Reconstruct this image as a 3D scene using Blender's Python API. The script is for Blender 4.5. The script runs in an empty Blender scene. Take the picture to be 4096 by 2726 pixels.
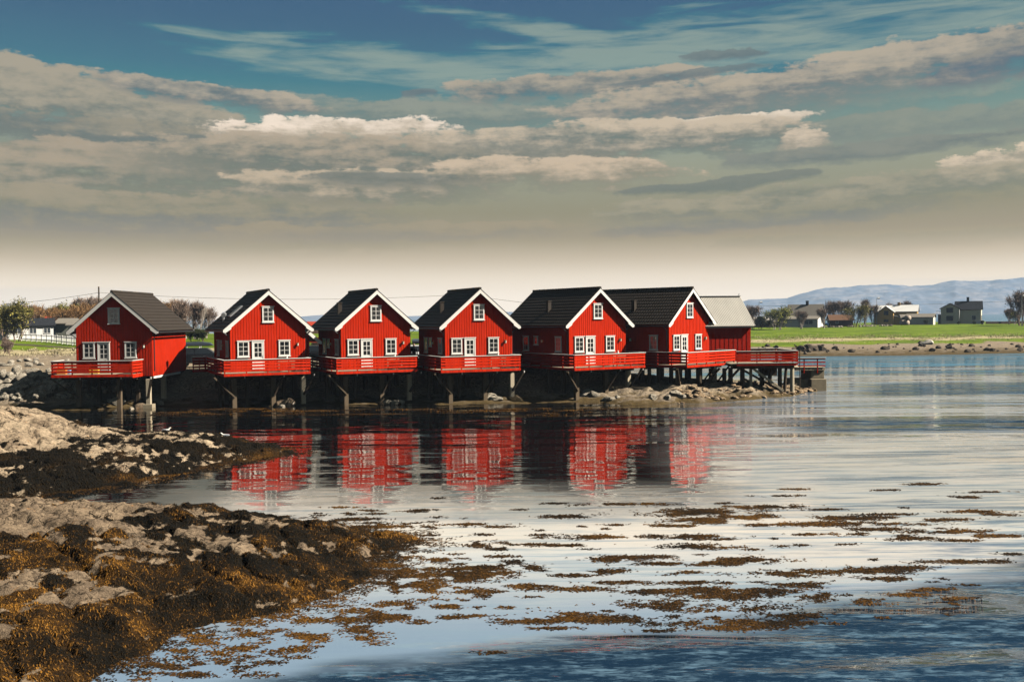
import bpy, math, random
import numpy as np
from mathutils import Vector, Matrix
R = math.radians
rng = np.random.default_rng(7)
random.seed(7)
scene = bpy.context.scene
COL = scene.collection

# ------------------------------------------------------------------ camera
F = 3900.0            # focal length in pixels of the 4096 px wide photograph
EYE = 6.0
cam_d = bpy.data.cameras.new('camera'); cam = bpy.data.objects.new('camera', cam_d); COL.objects.link(cam)
cam_d.lens = 36.0 * F / 4096; cam_d.sensor_width = 36; cam_d.clip_start = 0.5; cam_d.clip_end = 30000
cam.matrix_world = Matrix.Translation((0, 0, EYE)) @ Matrix.Rotation(R(90 - 1.37), 4, 'X') @ Matrix.Rotation(R(-0.6), 4, 'Z')
scene.camera = cam
scene.view_settings.view_transform = 'Standard'; scene.view_settings.look = 'None'
scene.view_settings.exposure = 0.8; scene.view_settings.gamma = 1
scene.view_settings.use_curve_mapping = False
scene.cycles.use_denoising = True
scene.cycles.max_bounces = 8; scene.cycles.diffuse_bounces = 0; scene.cycles.volume_bounces = 0
scene.cycles.volume_step_rate = 10

def HZ(px): return 1270 - 0.0105 * (px - 2048)           # horizon line of the photograph
def W(px, py, z=0.0):                                     # where a line of sight meets the height z
    D = (EYE - z) * F / (py - HZ(px)); return ((px - 2048) / F * D, D)
def PX(px, D): return (px - 2048) / F * D

# ------------------------------------------------------------------ node helper
class NT:
    def __init__(s, tree): s.t = tree; s.n = tree.nodes; s.l = tree.links
    def node(s, typ, **kw):
        n = s.n.new(typ)
        for k, v in kw.items(): setattr(n, k, v)
        return n
    def put(s, sock, v):
        if v is None: return
        if hasattr(v, 'is_output'): s.l.new(v, sock)
        else:
            if isinstance(v, (int, float)) and sock.type in ('RGBA',): v = (v, v, v, 1)
            if isinstance(v, tuple) and sock.type == 'RGBA' and len(v) == 3: v = v + (1,)
            sock.default_value = v
    def m(s, op, a, b=None, c=None, clamp=False):
        n = s.node('ShaderNodeMath', operation=op, use_clamp=clamp)
        s.put(n.inputs[0], a); s.put(n.inputs[1], b); s.put(n.inputs[2], c); return n.outputs[0]
    def add(s, a, b): return s.m('ADD', a, b)
    def sub(s, a, b): return s.m('SUBTRACT', a, b)
    def mul(s, a, b): return s.m('MULTIPLY', a, b)
    def mx(s, a, b): return s.m('MAXIMUM', a, b)
    def rng(s, v, a, b, c=0.0, d=1.0, smooth=True):
        n = s.node('ShaderNodeMapRange'); n.interpolation_type = 'SMOOTHSTEP' if smooth else 'LINEAR'
        s.put(n.inputs['Value'], v); n.inputs['From Min'].default_value = a; n.inputs['From Max'].default_value = b
        n.inputs['To Min'].default_value = c; n.inputs['To Max'].default_value = d; return n.outputs['Result']
    def mix(s, f, a, b, blend='MIX'):
        n = s.node('ShaderNodeMix', data_type='RGBA', blend_type=blend)
        s.put(n.inputs[0], f); s.put(n.inputs[6], a); s.put(n.inputs[7], b); return n.outputs[2]
    def vec(s, x, y, z):
        n = s.node('ShaderNodeCombineXYZ'); s.put(n.inputs[0], x); s.put(n.inputs[1], y); s.put(n.inputs[2], z); return n.outputs[0]
    def sep(s, v):
        n = s.node('ShaderNodeSeparateXYZ'); s.put(n.inputs[0], v); return n.outputs
    def noise(s, v, scale=1.0, detail=4, rough=.55, dist=0.0, col=False, lac=2.0):
        n = s.node('ShaderNodeTexNoise'); s.put(n.inputs['Vector'], v); n.inputs['Scale'].default_value = scale
        n.inputs['Detail'].default_value = detail; n.inputs['Roughness'].default_value = rough
        n.inputs['Distortion'].default_value = dist; n.inputs['Lacunarity'].default_value = lac
        return n.outputs[1 if col else 0]
    def ramp(s, f, stops, interp='LINEAR'):
        n = s.node('ShaderNodeValToRGB'); e = n.color_ramp.elements; n.color_ramp.interpolation = interp
        e[0].position = stops[0][0]; e[0].color = tuple(stops[0][1]) + (1,)
        e[1].position = stops[-1][0]; e[1].color = tuple(stops[-1][1]) + (1,)
        for p, c in stops[1:-1]:
            k = e.new(p); k.color = tuple(c) + (1,)
        s.put(n.inputs[0], f); return n.outputs[0]

def lin(r, g, b):
    f = lambda c: ((c / 255 + .055) / 1.055) ** 2.4 if c > 10 else c / 255 / 12.92
    return (f(r), f(g), f(b))

# ------------------------------------------------------------------ world: sky with clouds
SUN_AZ, SUN_EL = 79.0, 38.0       # degrees right of straight-behind-the-camera, and above the horizon
world = bpy.data.worlds.new('World'); scene.world = world; world.use_nodes = True
T = NT(world.node_tree); T.n.clear()
sky = T.node('ShaderNodeTexSky'); sky.sky_type = 'NISHITA'; sky.sun_disc = False
sky.sun_elevation = R(SUN_EL); sky.sun_rotation = R(180 - SUN_AZ); sky.air_density = 1.0; sky.dust_density = 1.5
tc = T.node('ShaderNodeTexCoord')
x_, y_, z_ = T.sep(tc.outputs['Generated'])
el = T.mul(T.m('ARCSINE', z_), 57.2958)
az = T.mul(T.m('ARCTAN2', x_, y_), 57.2958)
def A(px): return math.degrees(math.atan((px - 2048) / F))
def E(px, py): return math.degrees(math.atan((HZ(px) - py) * math.cos(R(A(px))) / F))
SKY_EXP = 2 ** -0.8
def sc(c, k=1.0): return tuple(v * SKY_EXP * k for v in lin(*c))
base = T.ramp(T.m('DIVIDE', el, 60.0), [
    (0.0, sc((250, 242, 230))), (1.2/60, sc((246, 236, 222))), (2.4/60, sc((230, 218, 200))), (3.4/60, sc((200, 187, 166))), (4.6/60, sc((162, 152, 130))),
    (6.0/60, sc((148, 143, 120))), (9.0/60, sc((150, 155, 136))), (11.5/60, sc((108, 142, 138))), (14/60, sc((50, 116, 134))),
    (16.3/60, sc((26, 102, 128))), (18.6/60, sc((8, 94, 126))), (26/60, sc((58, 82, 96))), (60/60, sc((74, 80, 80)))])
# soft warp and puffy detail
pv = T.vec(az, T.mul(el, 2.4), 0)
warp = T.noise(pv, .22, 5, .6, col=True); wx, wy, wz = T.sep(warp)
az2 = T.add(az, T.mul(T.sub(wx, .5), 4.0)); el2 = T.add(el, T.mul(T.sub(wy, .5), 1.1))
puff = T.sub(T.noise(T.vec(T.mul(az, .75), T.mul(el, 1.5), 3.3), 1.0, 5, .62, 0), .5)      # heaped detail
mid = T.sub(T.noise(T.vec(T.mul(az, .22), T.mul(el, 1.5), 5.0), .8, 5, .6, 0), .5)          # long layers
fine = T.sub(T.noise(T.vec(T.mul(az, .9), T.mul(el, 2.6), 8.0), 2.2, 4, .65, 0), .5)
streak = T.noise(T.vec(T.mul(az, .22), T.mul(el, 2.0), 9.0), .8, 6, .6, .4)
edge_n = T.add(T.add(T.mul(mid, 2.6), T.mul(puff, 2.1)), T.mul(fine, .5)); heap_n = T.add(T.mul(puff, 3.2), T.mul(fine, .8))
shade_n = T.add(T.add(T.mul(mid, 4.2), T.mul(puff, 3.4)), T.mul(fine, 1.2))
def uv(px, py, hw, hh, tilt=0.0):
    a0, e0 = A(px), E(px, py); k = .0147; ct, st = math.cos(R(tilt)), math.sin(R(tilt))
    da = T.sub(az2, a0); de = T.sub(el2, e0)
    return (T.add(T.mul(da, ct / (hw * k)), T.mul(de, st / (hw * k))), T.add(T.mul(da, -st / (hh * k)), T.mul(de, ct / (hh * k))))
def blob(*a):
    u, v = uv(*a); return T.sub(1.0, T.add(T.mul(u, u), T.mul(v, v)))
def union(bl):
    r = bl[0]
    for b in bl[1:]: r = T.mx(r, b)
    return r
cir = union([blob(2900, 190, 1300, 120, 4), blob(1900, 300, 1100, 60, -6), blob(3700, 130, 700, 50, 5), blob(2300, 150, 600, 40, -9), blob(1300, 260, 500, 60, -4)])
ci = T.mul(T.rng(T.add(cir, T.mul(T.sub(streak, .5), 4.5)), -.5, 1.4), .66)
c4 = T.mix(ci, base, sc((160, 172, 156)))
def cloud(c, px, py, hw, hh, tilt, light, dark, op=.92, heap=False, soft=.55):
    """one bank: crisp heaped upper edge, soft lower edge, lit top and shaded base"""
    u, v = uv(px, py, hw, hh, tilt)
    vb = T.mul(v, T.rng(v, -.2, .1, .72, 1.0))
    d = T.add(T.sub(1.0, T.add(T.mul(T.mul(u, u), T.mul(u, u)), T.mul(vb, vb))), heap_n if heap else edge_n)
    m = T.mul(T.m('DIVIDE', T.m('SUBTRACT', d, 0.0), T.rng(v, -1.0, .5, soft * 2.2, soft * .55), clamp=True), op)
    col = T.mix(T.rng(T.add(v, shade_n), -1.1, 1.2), sc(dark), sc(light))
    return T.mix(m, c, col)
G1, G2, G3 = (112, 119, 112), (172, 161, 140), (150, 144, 126)
for a_ in [(500, 560, 1300, 70, 0, G3, G1, .8), (3500, 520, 900, 60, 1, (150, 152, 136), (112, 124, 122), .7), (2500, 470, 1500, 110, 1, (158, 156, 138), (112, 126, 122), .5), (1700, 460, 700, 50, -2, (150, 152, 138), (112, 124, 120), .6),
           (150, 390, 900, 130, -9, G2, G1), (880, 385, 440, 42, -6, (180, 168, 148), (96, 110, 114)), (300, 520, 700, 60, -2, G3, (104, 116, 114), .85),
           (500, 690, 1250, 120, 0, (172, 158, 136), (112, 120, 110)), (500, 850, 1150, 90, 0, (160, 150, 128), (116, 122, 108), .85), (1500, 940, 800, 50, 2, (168, 154, 132), (126, 130, 112), .6), (500, 980, 1000, 50, 0, (158, 150, 130), (128, 132, 116), .5),
           (2350, 345, 560, 48, 2, (178, 166, 146), (104, 116, 118)), (3250, 330, 1050, 85, 5, (184, 171, 150), (112, 120, 120)), (4000, 250, 300, 50, 8, (150, 146, 134), (92, 108, 120)),
           (1330, 525, 520, 46, 1, (246, 228, 208), (186, 172, 150), .95, True), (1560, 640, 1050, 95, 0, (176, 162, 140), (100, 112, 106)), (1500, 740, 620, 60, 0, (198, 180, 154), (112, 118, 108)), (1650, 715, 440, 26, 0, (112, 120, 114), (100, 110, 104), .8),
           (2850, 500, 420, 34, 1, (238, 220, 198), (180, 166, 146), .9, True), (2500, 555, 800, 68, 0, (200, 184, 160), (108, 118, 112)), (3220, 560, 110, 52, 0, (214, 196, 172), (150, 144, 128), .85, True), (2250, 690, 560, 62, -1, (206, 186, 160), (134, 132, 116)),
           (3500, 600, 560, 30, 2, (134, 138, 128), (104, 116, 116), .85), (4000, 660, 240, 62, 6, (222, 202, 176), (136, 136, 122), .9, True), (3300, 790, 900, 66, 3, (166, 158, 136), (116, 124, 114), .8), (2900, 735, 420, 24, 3, (120, 126, 118), (108, 118, 112), .85),
           (3000, 880, 620, 36, 3, (150, 146, 126), (112, 122, 112), .8), (3500, 960, 700, 30, 1, (150, 148, 130), (124, 130, 118), .6), (2920, 226, 180, 18, 1, (118, 130, 128), (98, 114, 118), .9), (1680, 380, 90, 13, 0, (116, 128, 128), (100, 114, 118), .9), (2780, 302, 330, 14, 5, (112, 124, 124), (100, 114, 118), .8)]:
    c4 = cloud(c4, *a_)
c4 = T.mix(T.rng(el, 3.2, 6.5, .75, 0.0), c4, base)
c4 = T.mix(1.0, c4, T.mix(1.0, base, T.mix(T.rng(el, 4.0, 9.0), (.80, .80, .80, 1), (.45, .45, .45, 1)), 'MULTIPLY'), 'LIGHTEN')
lowhaze = T.rng(el, 1.5, 5.0, .97, 0.0)
c5 = T.mix(lowhaze, c4, base)
SIG = .0002
LINF = (.205, .265, .32)
path = T.m('MINIMUM', T.m('DIVIDE', 200.0, T.mx(z_, .001)), 5900.0)
trans = T.m('EXPONENT', T.mul(path, -SIG))
front = T.rng(T.m('ABSOLUTE', az), 35.0, 60.0, 1.0, 0.0)
inv = T.add(1.0, T.mul(front, T.sub(T.m('DIVIDE', 1.0, trans), 1.0)))
one_m = T.mul(front, T.sub(1.0, trans))
c6_ = T.mix(1.0, c5, T.mix(1.0, T.vec(one_m, one_m, one_m), LINF + (1,), 'MULTIPLY'), 'SUBTRACT')
c5 = T.mix(1.0, T.mix(1.0, c6_, (.004, .006, .008, 1), 'LIGHTEN'), T.vec(inv, inv, inv), 'MULTIPLY')
dim = T.rng(T.m('ABSOLUTE', az), 40.0, 85.0, 1.0, .72)
c5 = T.mix(1.0, c5, T.vec(dim, dim, dim), 'MULTIPLY')
full = T.mix(.04, c5, T.mix(1.0, sky.outputs[0], (.1, .1, .1, 1), 'MULTIPLY'))
below = T.mix(T.rng(z_, -.02, -.001, 1.0, 0.0), full, (.05, .06, .06, 1))
bg = T.node('ShaderNodeBackground'); T.put(bg.inputs[0], below); bg.inputs[1].default_value = 1.0
out = T.node('ShaderNodeOutputWorld'); T.l.new(bg.outputs[0], out.inputs[0])

# ------------------------------------------------------------------ sun
sun_d = bpy.data.lights.new('sun', 'SUN'); sun = bpy.data.objects.new('sun', sun_d); COL.objects.link(sun)
sun_d.energy = 5.0; sun_d.angle = R(.5); sun_d.color = (1.0, .93, .82)
sv = Vector((math.sin(R(SUN_AZ)) * math.cos(R(SUN_EL)), -math.cos(R(SUN_AZ)) * math.cos(R(SUN_EL)), math.sin(R(SUN_EL))))
sun.rotation_euler = sv.to_track_quat('Z', 'Y').to_euler(); sun.location = (60, -40, 60)

# ------------------------------------------------------------------ numpy noise
_perm = np.random.default_rng(3).random((256, 256))
def vnoise(x, y, seed=0):
    x = np.asarray(x, float) + seed * 17.31; y = np.asarray(y, float) + seed * 5.77
    xi = np.floor(x).astype(int); yi = np.floor(y).astype(int); fx = x - xi; fy = y - yi
    fx = fx * fx * (3 - 2 * fx); fy = fy * fy * (3 - 2 * fy)
    g = lambda a, b: _perm[a % 256, b % 256]
    return (g(xi, yi) * (1 - fx) + g(xi + 1, yi) * fx) * (1 - fy) + (g(xi, yi + 1) * (1 - fx) + g(xi + 1, yi + 1) * fx) * fy
def fbm(x, y, oct=4, seed=0, gain=.5):
    s = 0; a = 1; t = 0
    for i in range(oct):
        s = s + a * vnoise(x * 2 ** i, y * 2 ** i, seed + i * 3); t += a; a *= gain
    return s / t - .5
def sstep(v, a, b):
    t = np.clip((v - a) / (b - a), 0, 1); return t * t * (3 - 2 * t)

# ------------------------------------------------------------------ materials
MATS = {}
def mat(name, col=None, rough=.7, spec=.3, metal=0.0, var=.12, vscale=3.0, bump=0.0, bscale=20.0, objvar=0.0, grain=None):
    if name in MATS: return MATS[name]
    m = bpy.data.materials.new(name); m.use_nodes = True; t = NT(m.node_tree)
    b = t.n['Principled BSDF']; o = t.node('ShaderNodeTexCoord').outputs['Object']
    v = o
    if grain:
        mp = t.node('ShaderNodeMapping'); t.l.new(o, mp.inputs[0]); mp.inputs['Scale'].default_value = grain; v = mp.outputs[0]
    n1 = t.noise(v, vscale, 5, .6)
    c = t.mix(n1, tuple(k * (1 - var) for k in col), tuple(min(1, k * (1 + var)) for k in col))
    if objvar:
        rnd = t.node('ShaderNodeObjectInfo').outputs['Random']; k = t.rng(rnd, 0, 1, 1 - objvar, 1 + objvar * .4, False)
        fade = t.rng(t.noise(o, .9, 5, .65), .45, .75, 0, .35)
        c = t.mix(fade, c, tuple(min(1, q * 1.15 + .02) for q in col)); c = t.mix(1.0, c, t.vec(k, k, k), 'MULTIPLY')
        gx_, gy_, gz_ = t.sep(o); grime = t.mul(t.rng(gz_, 2.2, 3.3, 1, 0), t.rng(t.noise(t.vec(t.mul(gx_, 5), t.mul(gy_, 5), t.mul(gz_, .7)), 1, 4, .6), .42, .62)); c = t.mix(t.mul(grime, .5), c, tuple(q * .35 for q in col))
    t.put(b.inputs['Base Color'], c); b.inputs['Roughness'].default_value = rough
    b.inputs['Specular IOR Level'].default_value = spec; b.inputs['Metallic'].default_value = metal
    if bump:
        bn = t.node('ShaderNodeBump'); bn.inputs['Strength'].default_value = bump; bn.inputs['Distance'].default_value = .02
        t.l.new(t.noise(v, bscale, 4, .6), bn.inputs['Height']); t.l.new(bn.outputs[0], b.inputs['Normal'])
    MATS[name] = m; return m

M_RED = mat('red_paint', (.62, .027, .004), .8, .05, var=.42, vscale=1.3, objvar=.14, bump=.25, bscale=6, grain=(9, 9, .6))
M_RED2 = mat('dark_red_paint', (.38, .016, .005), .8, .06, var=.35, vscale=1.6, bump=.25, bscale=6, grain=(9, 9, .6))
M_WHITE = mat('white_paint', (.84, .80, .73), .6, .3, var=.05, vscale=2)
M_GREYW = mat('weathered_cap', (.66, .6, .52), .8, .2, var=.15, vscale=3)
M_WOOD = mat('weathered_timber', (.075, .055, .036), .85, .15, var=.5, vscale=2.5, bump=.5, bscale=8, grain=(8, 8, .5))
M_POST = mat('pile_timber', (.15, .11, .07), .85, .15, var=.5, vscale=2.5, bump=.5, bscale=8, grain=(8, 8, .5))
M_PALEWOOD = mat('pale_sunlit_timber', (.5, .42, .3), .85, .15, var=.35, vscale=2.5, bump=.4, bscale=8, grain=(8, 8, .5))  # pale wood; also carries painted sunlight for the right-hand piles
M_FLOOR = mat('deck_boards', (.42, .34, .24), .85, .15, var=.3, grain=(8, 1, 1))
M_CONC = mat('concrete', (.34, .28, .19), .9, .15, var=.45, vscale=3, bump=.6, bscale=25)
M_DARK = mat('black_metal', (.02, .02, .022), .45, .4, var=.2)
M_STEEL = mat('galvanised_steel', (.42, .42, .42), .45, .5, .6, var=.15)
M_BRASS = mat('brass_lamp', (.35, .25, .12), .35, .5, .8)
M_CURT = mat('curtain_cloth', (.62, .58, .5), .9, .1, var=.3, vscale=18, grain=(1, 1, .05))
M_INT = mat('room_darkness', (.02, .018, .015), .9, .0, var=.3)
M_GLASSM = mat('lamp_glass', (.8, .75, .62), .2, .5)
def glassmat():
    m = bpy.data.materials.new('window_glass'); m.use_nodes = True; t = NT(m.node_tree); t.n.clear()
    g = t.node('ShaderNodeBsdfGlossy'); g.inputs['Roughness'].default_value = .03
    tr = t.node('ShaderNodeBsdfTransparent'); tr.inputs[0].default_value = (.8, .84, .84, 1)
    fr = t.node('ShaderNodeFresnel'); fr.inputs[0].default_value = 1.5
    mx = t.node('ShaderNodeMixShader'); t.put(mx.inputs[0], t.m('ADD', fr.outputs[0], .05)); t.l.new(tr.outputs[0], mx.inputs[1]); t.l.new(g.outputs[0], mx.inputs[2])
    o = t.node('ShaderNodeOutputMaterial'); t.l.new(mx.outputs[0], o.inputs[0]); return m
M_GLASS = glassmat()
def roofmat(name, col, wave=.24):
    m = bpy.data.materials.new(name); m.use_nodes = True; t = NT(m.node_tree); b = t.n['Principled BSDF']
    o = t.node('ShaderNodeTexCoord').outputs['Object']; x, y, z = t.sep(o)
    w = t.m('ABSOLUTE', t.m('SINE', t.mul(y, math.pi / wave)))
    n = t.noise(o, 2.2, 5, .65)
    c = t.mix(n, tuple(k * .65 for k in col), tuple(k * 1.5 for k in col))
    c = t.mix(t.mul(t.rng(t.noise(o, 6, 4, .7), .62, .75), .35), c, (.12, .11, .08, 1))
    t.put(b.inputs['Base Color'], c); b.inputs['Roughness'].default_value = .6; b.inputs['Specular IOR Level'].default_value = .25
    bn = t.node('ShaderNodeBump'); bn.inputs['Strength'].default_value = .9; bn.inputs['Distance'].default_value = .05
    t.l.new(w, bn.inputs['Height']); t.l.new(bn.outputs[0], b.inputs['Normal']); return m
M_ROOF = roofmat('dark_roof_tiles', (.040, .030, .022))
def rockmat(name='coast_rock', pale=(.52, .40, .27), dark=(.17, .125, .085), weed=True, sc_=1.0):
    m = bpy.data.materials.new(name); m.use_nodes = True; t = NT(m.node_tree); b = t.n['Principled BSDF']
    o = t.node('ShaderNodeNewGeometry').outputs['Position']; x, y, z = t.sep(o)
    n1 = t.noise(o, 1.1 * sc_, 6, .65, .5); n2 = t.noise(o, 9 * sc_, 6, .7); n3 = t.noise(o, 40 * sc_, 4, .7)
    c = t.mix(t.rng(n1, .35, .65), dark, pale)
    c = t.mix(t.rng(n2, .35, .7, 0, .6), c, tuple(k * .45 for k in pale))
    c = t.mix(t.rng(n3, .4, .75, 0, .5), c, tuple(min(1, k * 1.35) for k in pale))
    c = t.mix(t.mul(t.rng(t.noise(o, 3.3 * sc_, 4, .6), .62, .7), .5), c, (.52, .25, .08, 1))      # rusty lichen
    vo = t.node('ShaderNodeTexVoronoi', feature='DISTANCE_TO_EDGE'); t.l.new(t.node('ShaderNodeVectorMath', operation='ADD').outputs[0], vo.inputs['Vector'])
    va = vo.inputs['Vector'].links[0].from_node; t.l.new(o, va.inputs[0]); t.put(va.inputs[1], t.noise(o, 2.0, 4, .6, col=True)); vo.inputs['Scale'].default_value = 1.1 * sc_
    c = t.mix(t.mul(t.rng(t.noise(o, 5.5 * sc_, 7, .8), .5, .6), .75), c, tuple(k * .35 for k in dark) + (1,))
    crack = t.rng(vo.outputs['Distance'], .0, .035, 1, 0)
    c = t.mix(t.mul(crack, .8), c, (.035, .026, .018, 1))
    if weed:
        at = t.node('ShaderNodeAttribute', attribute_name='weed').outputs['Fac']
        wn = t.noise(o, 5, 6, .75)
        wf = t.rng(t.add(at, t.mul(t.sub(wn, .5), 1.5)), .42, .6)
        tn = t.node('ShaderNodeAttribute', attribute_name='tone').outputs['Fac']
        wc = t.ramp(t.add(t.mul(tn, .9), t.mul(t.sub(t.noise(o, 34, 6, .85), .5), 1.9)), [(.1, (.006, .005, .003)), (.4, (.014, .009, .004)), (.7, (.05, .024, .006)), (.95, (.16, .074, .014))])
        c = t.mix(wf, c, wc)
    t.put(b.inputs['Base Color'], c); b.inputs['Roughness'].default_value = .8; b.inputs['Specular IOR Level'].default_value = .12
    bn = t.node('ShaderNodeBump'); bn.inputs['Strength'].default_value = .9; bn.inputs['Distance'].default_value = .06
    hgt = t.add(t.add(t.mul(n2, 1.3), t.mul(n3, 1.0)), t.mul(crack, -.5))
    t.l.new(hgt, bn.inputs['Height']); t.l.new(bn.outputs[0], b.inputs['Normal']); return m
M_ROCK = rockmat('coast_rock', (.44, .32, .205), (.14, .10, .068))
M_ROCKP = rockmat('pale_rock', (.66, .50, .33), (.22, .155, .10))  # paler rock for the further outcrop
M_BOULDER = rockmat('boulder_stone', (.62, .54, .42), (.30, .26, .20), False, 1.6)

def weedmat(name, bright=1.0):
    m = bpy.data.materials.new(name); m.use_nodes = True; t = NT(m.node_tree); b = t.n['Principled BSDF']
    o = t.node('ShaderNodeNewGeometry').outputs['Position']
    at = t.node('ShaderNodeAttribute', attribute_name='tone').outputs['Fac']
    n = t.noise(o, 1.3, 4, .6)
    k = bright
    c = t.ramp(t.add(t.mul(at, .85), t.mul(n, .22)), [(.05, (.012*k, .009*k, .005*k)), (.28, (.024*k, .015*k, .006*k)), (.48, (.06*k, .029*k, .007*k)), (.72, (.17*k, .078*k, .014*k)), (1, (.36*k, .165*k, .026*k))])
    t.put(b.inputs['Base Color'], c); b.inputs['Roughness'].default_value = .65; b.inputs['Specular IOR Level'].default_value = .15
    return m
M_WEED = weedmat('rockweed')
M_KELP = weedmat('kelp', .75)

# ------------------------------------------------------------------ mesh building
class MB:
    def __init__(s): s.v = []; s.f = []
    def quad(s, a, b, c, d): n = len(s.v); s.v += [tuple(a), tuple(b), tuple(c), tuple(d)]; s.f.append((n, n+1, n+2, n+3)); return s
    def box(s, x0, x1, y0, y1, z0, z1):
        n = len(s.v); s.v += [(x, y, z) for z in (z0, z1) for y in (y0, y1) for x in (x0, x1)]
        s.f += [tuple(n + i for i in q) for q in ((0, 2, 3, 1), (4, 5, 7, 6), (0, 1, 5, 4), (2, 6, 7, 3), (0, 4, 6, 2), (1, 3, 7, 5))]; return s
    def bar(s, a, b, w, h=None, up=(0, 0, 1)):
        a = Vector(a); b = Vector(b); h = h or w; d = (b - a).normalized(); u = Vector(up)
        if abs(d.dot(u)) > .98: u = Vector((1, 0, 0))
        r = d.cross(u).normalized() * w / 2; t = r.cross(d).normalized() * h / 2; n = len(s.v)
        for p in (a, b): s.v += [tuple(p - r - t), tuple(p + r - t), tuple(p + r + t), tuple(p - r + t)]
        s.f += [tuple(n + i for i in q) for q in ((3, 2, 1, 0), (4, 5, 6, 7), (0, 1, 5, 4), (1, 2, 6, 5), (2, 3, 7, 6), (3, 0, 4, 7))]; return s
    def tube(s, pts, rad, seg=8, cap=True):
        pts = [Vector(p) for p in pts]; rad = rad if isinstance(rad, (list, tuple)) else [rad] * len(pts); n0 = len(s.v)
        for i, p in enumerate(pts):
            d = (pts[min(i + 1, len(pts) - 1)] - pts[max(i - 1, 0)]).normalized(); u = Vector((0, 0, 1)) if abs(d.z) < .95 else Vector((1, 0, 0))
            r = d.cross(u).normalized(); t = r.cross(d)
            for k in range(seg):
                a = 2 * math.pi * k / seg; s.v.append(tuple(p + (r * math.cos(a) + t * math.sin(a)) * rad[i]))
        for i in range(len(pts) - 1):
            for k in range(seg):
                a = n0 + i * seg + k; b = n0 + i * seg + (k + 1) % seg; s.f.append((a, b, b + seg, a + seg))
        if cap:
            s.f.append(tuple(n0 + k for k in reversed(range(seg)))); e = n0 + (len(pts) - 1) * seg; s.f.append(tuple(e + k for k in range(seg)))
        return s
    def prism(s, poly, y0, y1):                       # polygon in x,z swept along y
        n = len(s.v); k = len(poly); s.v += [(x, y0, z) for x, z in poly] + [(x, y1, z) for x, z in poly]
        s.f.append(tuple(n + i for i in range(k))); s.f.append(tuple(n + k + i for i in reversed(range(k))))
        for i in range(k): j = (i + 1) % k; s.f.append((n + j, n + i, n + k + i, n + k + j))
        return s
    def prismx(s, poly, x0, x1):                      # polygon in y,z swept along x
        n = len(s.v); k = len(poly); s.v += [(x0, y, z) for y, z in poly] + [(x1, y, z) for y, z in poly]
        s.f.append(tuple(n + i for i in range(k))); s.f.append(tuple(n + k + i for i in reversed(range(k))))
        for i in range(k): j = (i + 1) % k; s.f.append((n + j, n + i, n + k + i, n + k + j))
        return s
    def mesh(s, name, m, smooth=False):
        me = bpy.data.meshes.new(name); me.from_pydata(s.v, [], s.f); me.materials.append(m)
        import bmesh
        bm = bmesh.new(); bm.from_mesh(me); bmesh.ops.recalc_face_normals(bm, faces=bm.faces); bm.to_mesh(me); bm.free()
        if smooth: me.polygons.foreach_set('use_smooth', [True] * len(me.polygons))
        return me
    def build(s, name, m, parent=None, loc=None, rz=0, smooth=False, bevel=0):
        o = bpy.data.objects.new(name, s.mesh(name, m, smooth)); COL.objects.link(o)
        if parent is not None: o.parent = parent
        if loc is not None: o.location = loc
        o.rotation_euler.z = rz
        if bevel:
            bv = o.modifiers.new('b', 'BEVEL'); bv.width = bevel; bv.segments = 2; bv.limit_method = 'ANGLE'
        return o

def npmesh(name, V, Fc, m, attrs=None, smooth=False):
    me = bpy.data.meshes.new(name); V = np.asarray(V, dtype=np.float32); Fc = np.asarray(Fc, dtype=np.int32); k = Fc.shape[1]
    me.vertices.add(len(V)); me.vertices.foreach_set('co', V.ravel())
    me.loops.add(Fc.size); me.loops.foreach_set('vertex_index', Fc.ravel())
    me.polygons.add(len(Fc)); me.polygons.foreach_set('loop_start', np.arange(0, Fc.size, k, dtype=np.int32))
    me.polygons.foreach_set('loop_total', np.full(len(Fc), k, dtype=np.int32))
    if smooth: me.polygons.foreach_set('use_smooth', np.ones(len(Fc), dtype=bool))
    me.update(calc_edges=True)
    for an, av in (attrs or {}).items():
        a = me.attributes.new(an, 'FLOAT', 'POINT'); a.data.foreach_set('value', np.asarray(av, dtype=np.float32).ravel())
    me.materials.append(m); return me
def link(name, me, parent=None, loc=None, rz=0, scale=None):
    o = bpy.data.objects.new(name, me); COL.objects.link(o)
    if parent is not None: o.parent = parent
    if loc is not None: o.location = loc
    o.rotation_euler.z = rz
    if scale is not None: o.scale = scale if isinstance(scale, tuple) else (scale,) * 3
    return o
def tag(o, label=None, cat=None, group=None, kind=None):
    if label: o['label'] = label
    if cat: o['category'] = cat
    if group: o['group'] = group
    if kind: o['kind'] = kind
    return o
def empty(name, loc, rz=0):
    o = bpy.data.objects.new(name, None); o.empty_display_size = .3; COL.objects.link(o); o.location = loc; o.rotation_euler.z = rz; return o
def gridfaces(nr, nc):
    i = np.arange((nr - 1) * (nc - 1)); r = i // (nc - 1); c = i % (nc - 1); a = r * nc + c
    return np.stack([a, a + 1, a + nc + 1, a + nc], 1)

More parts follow.
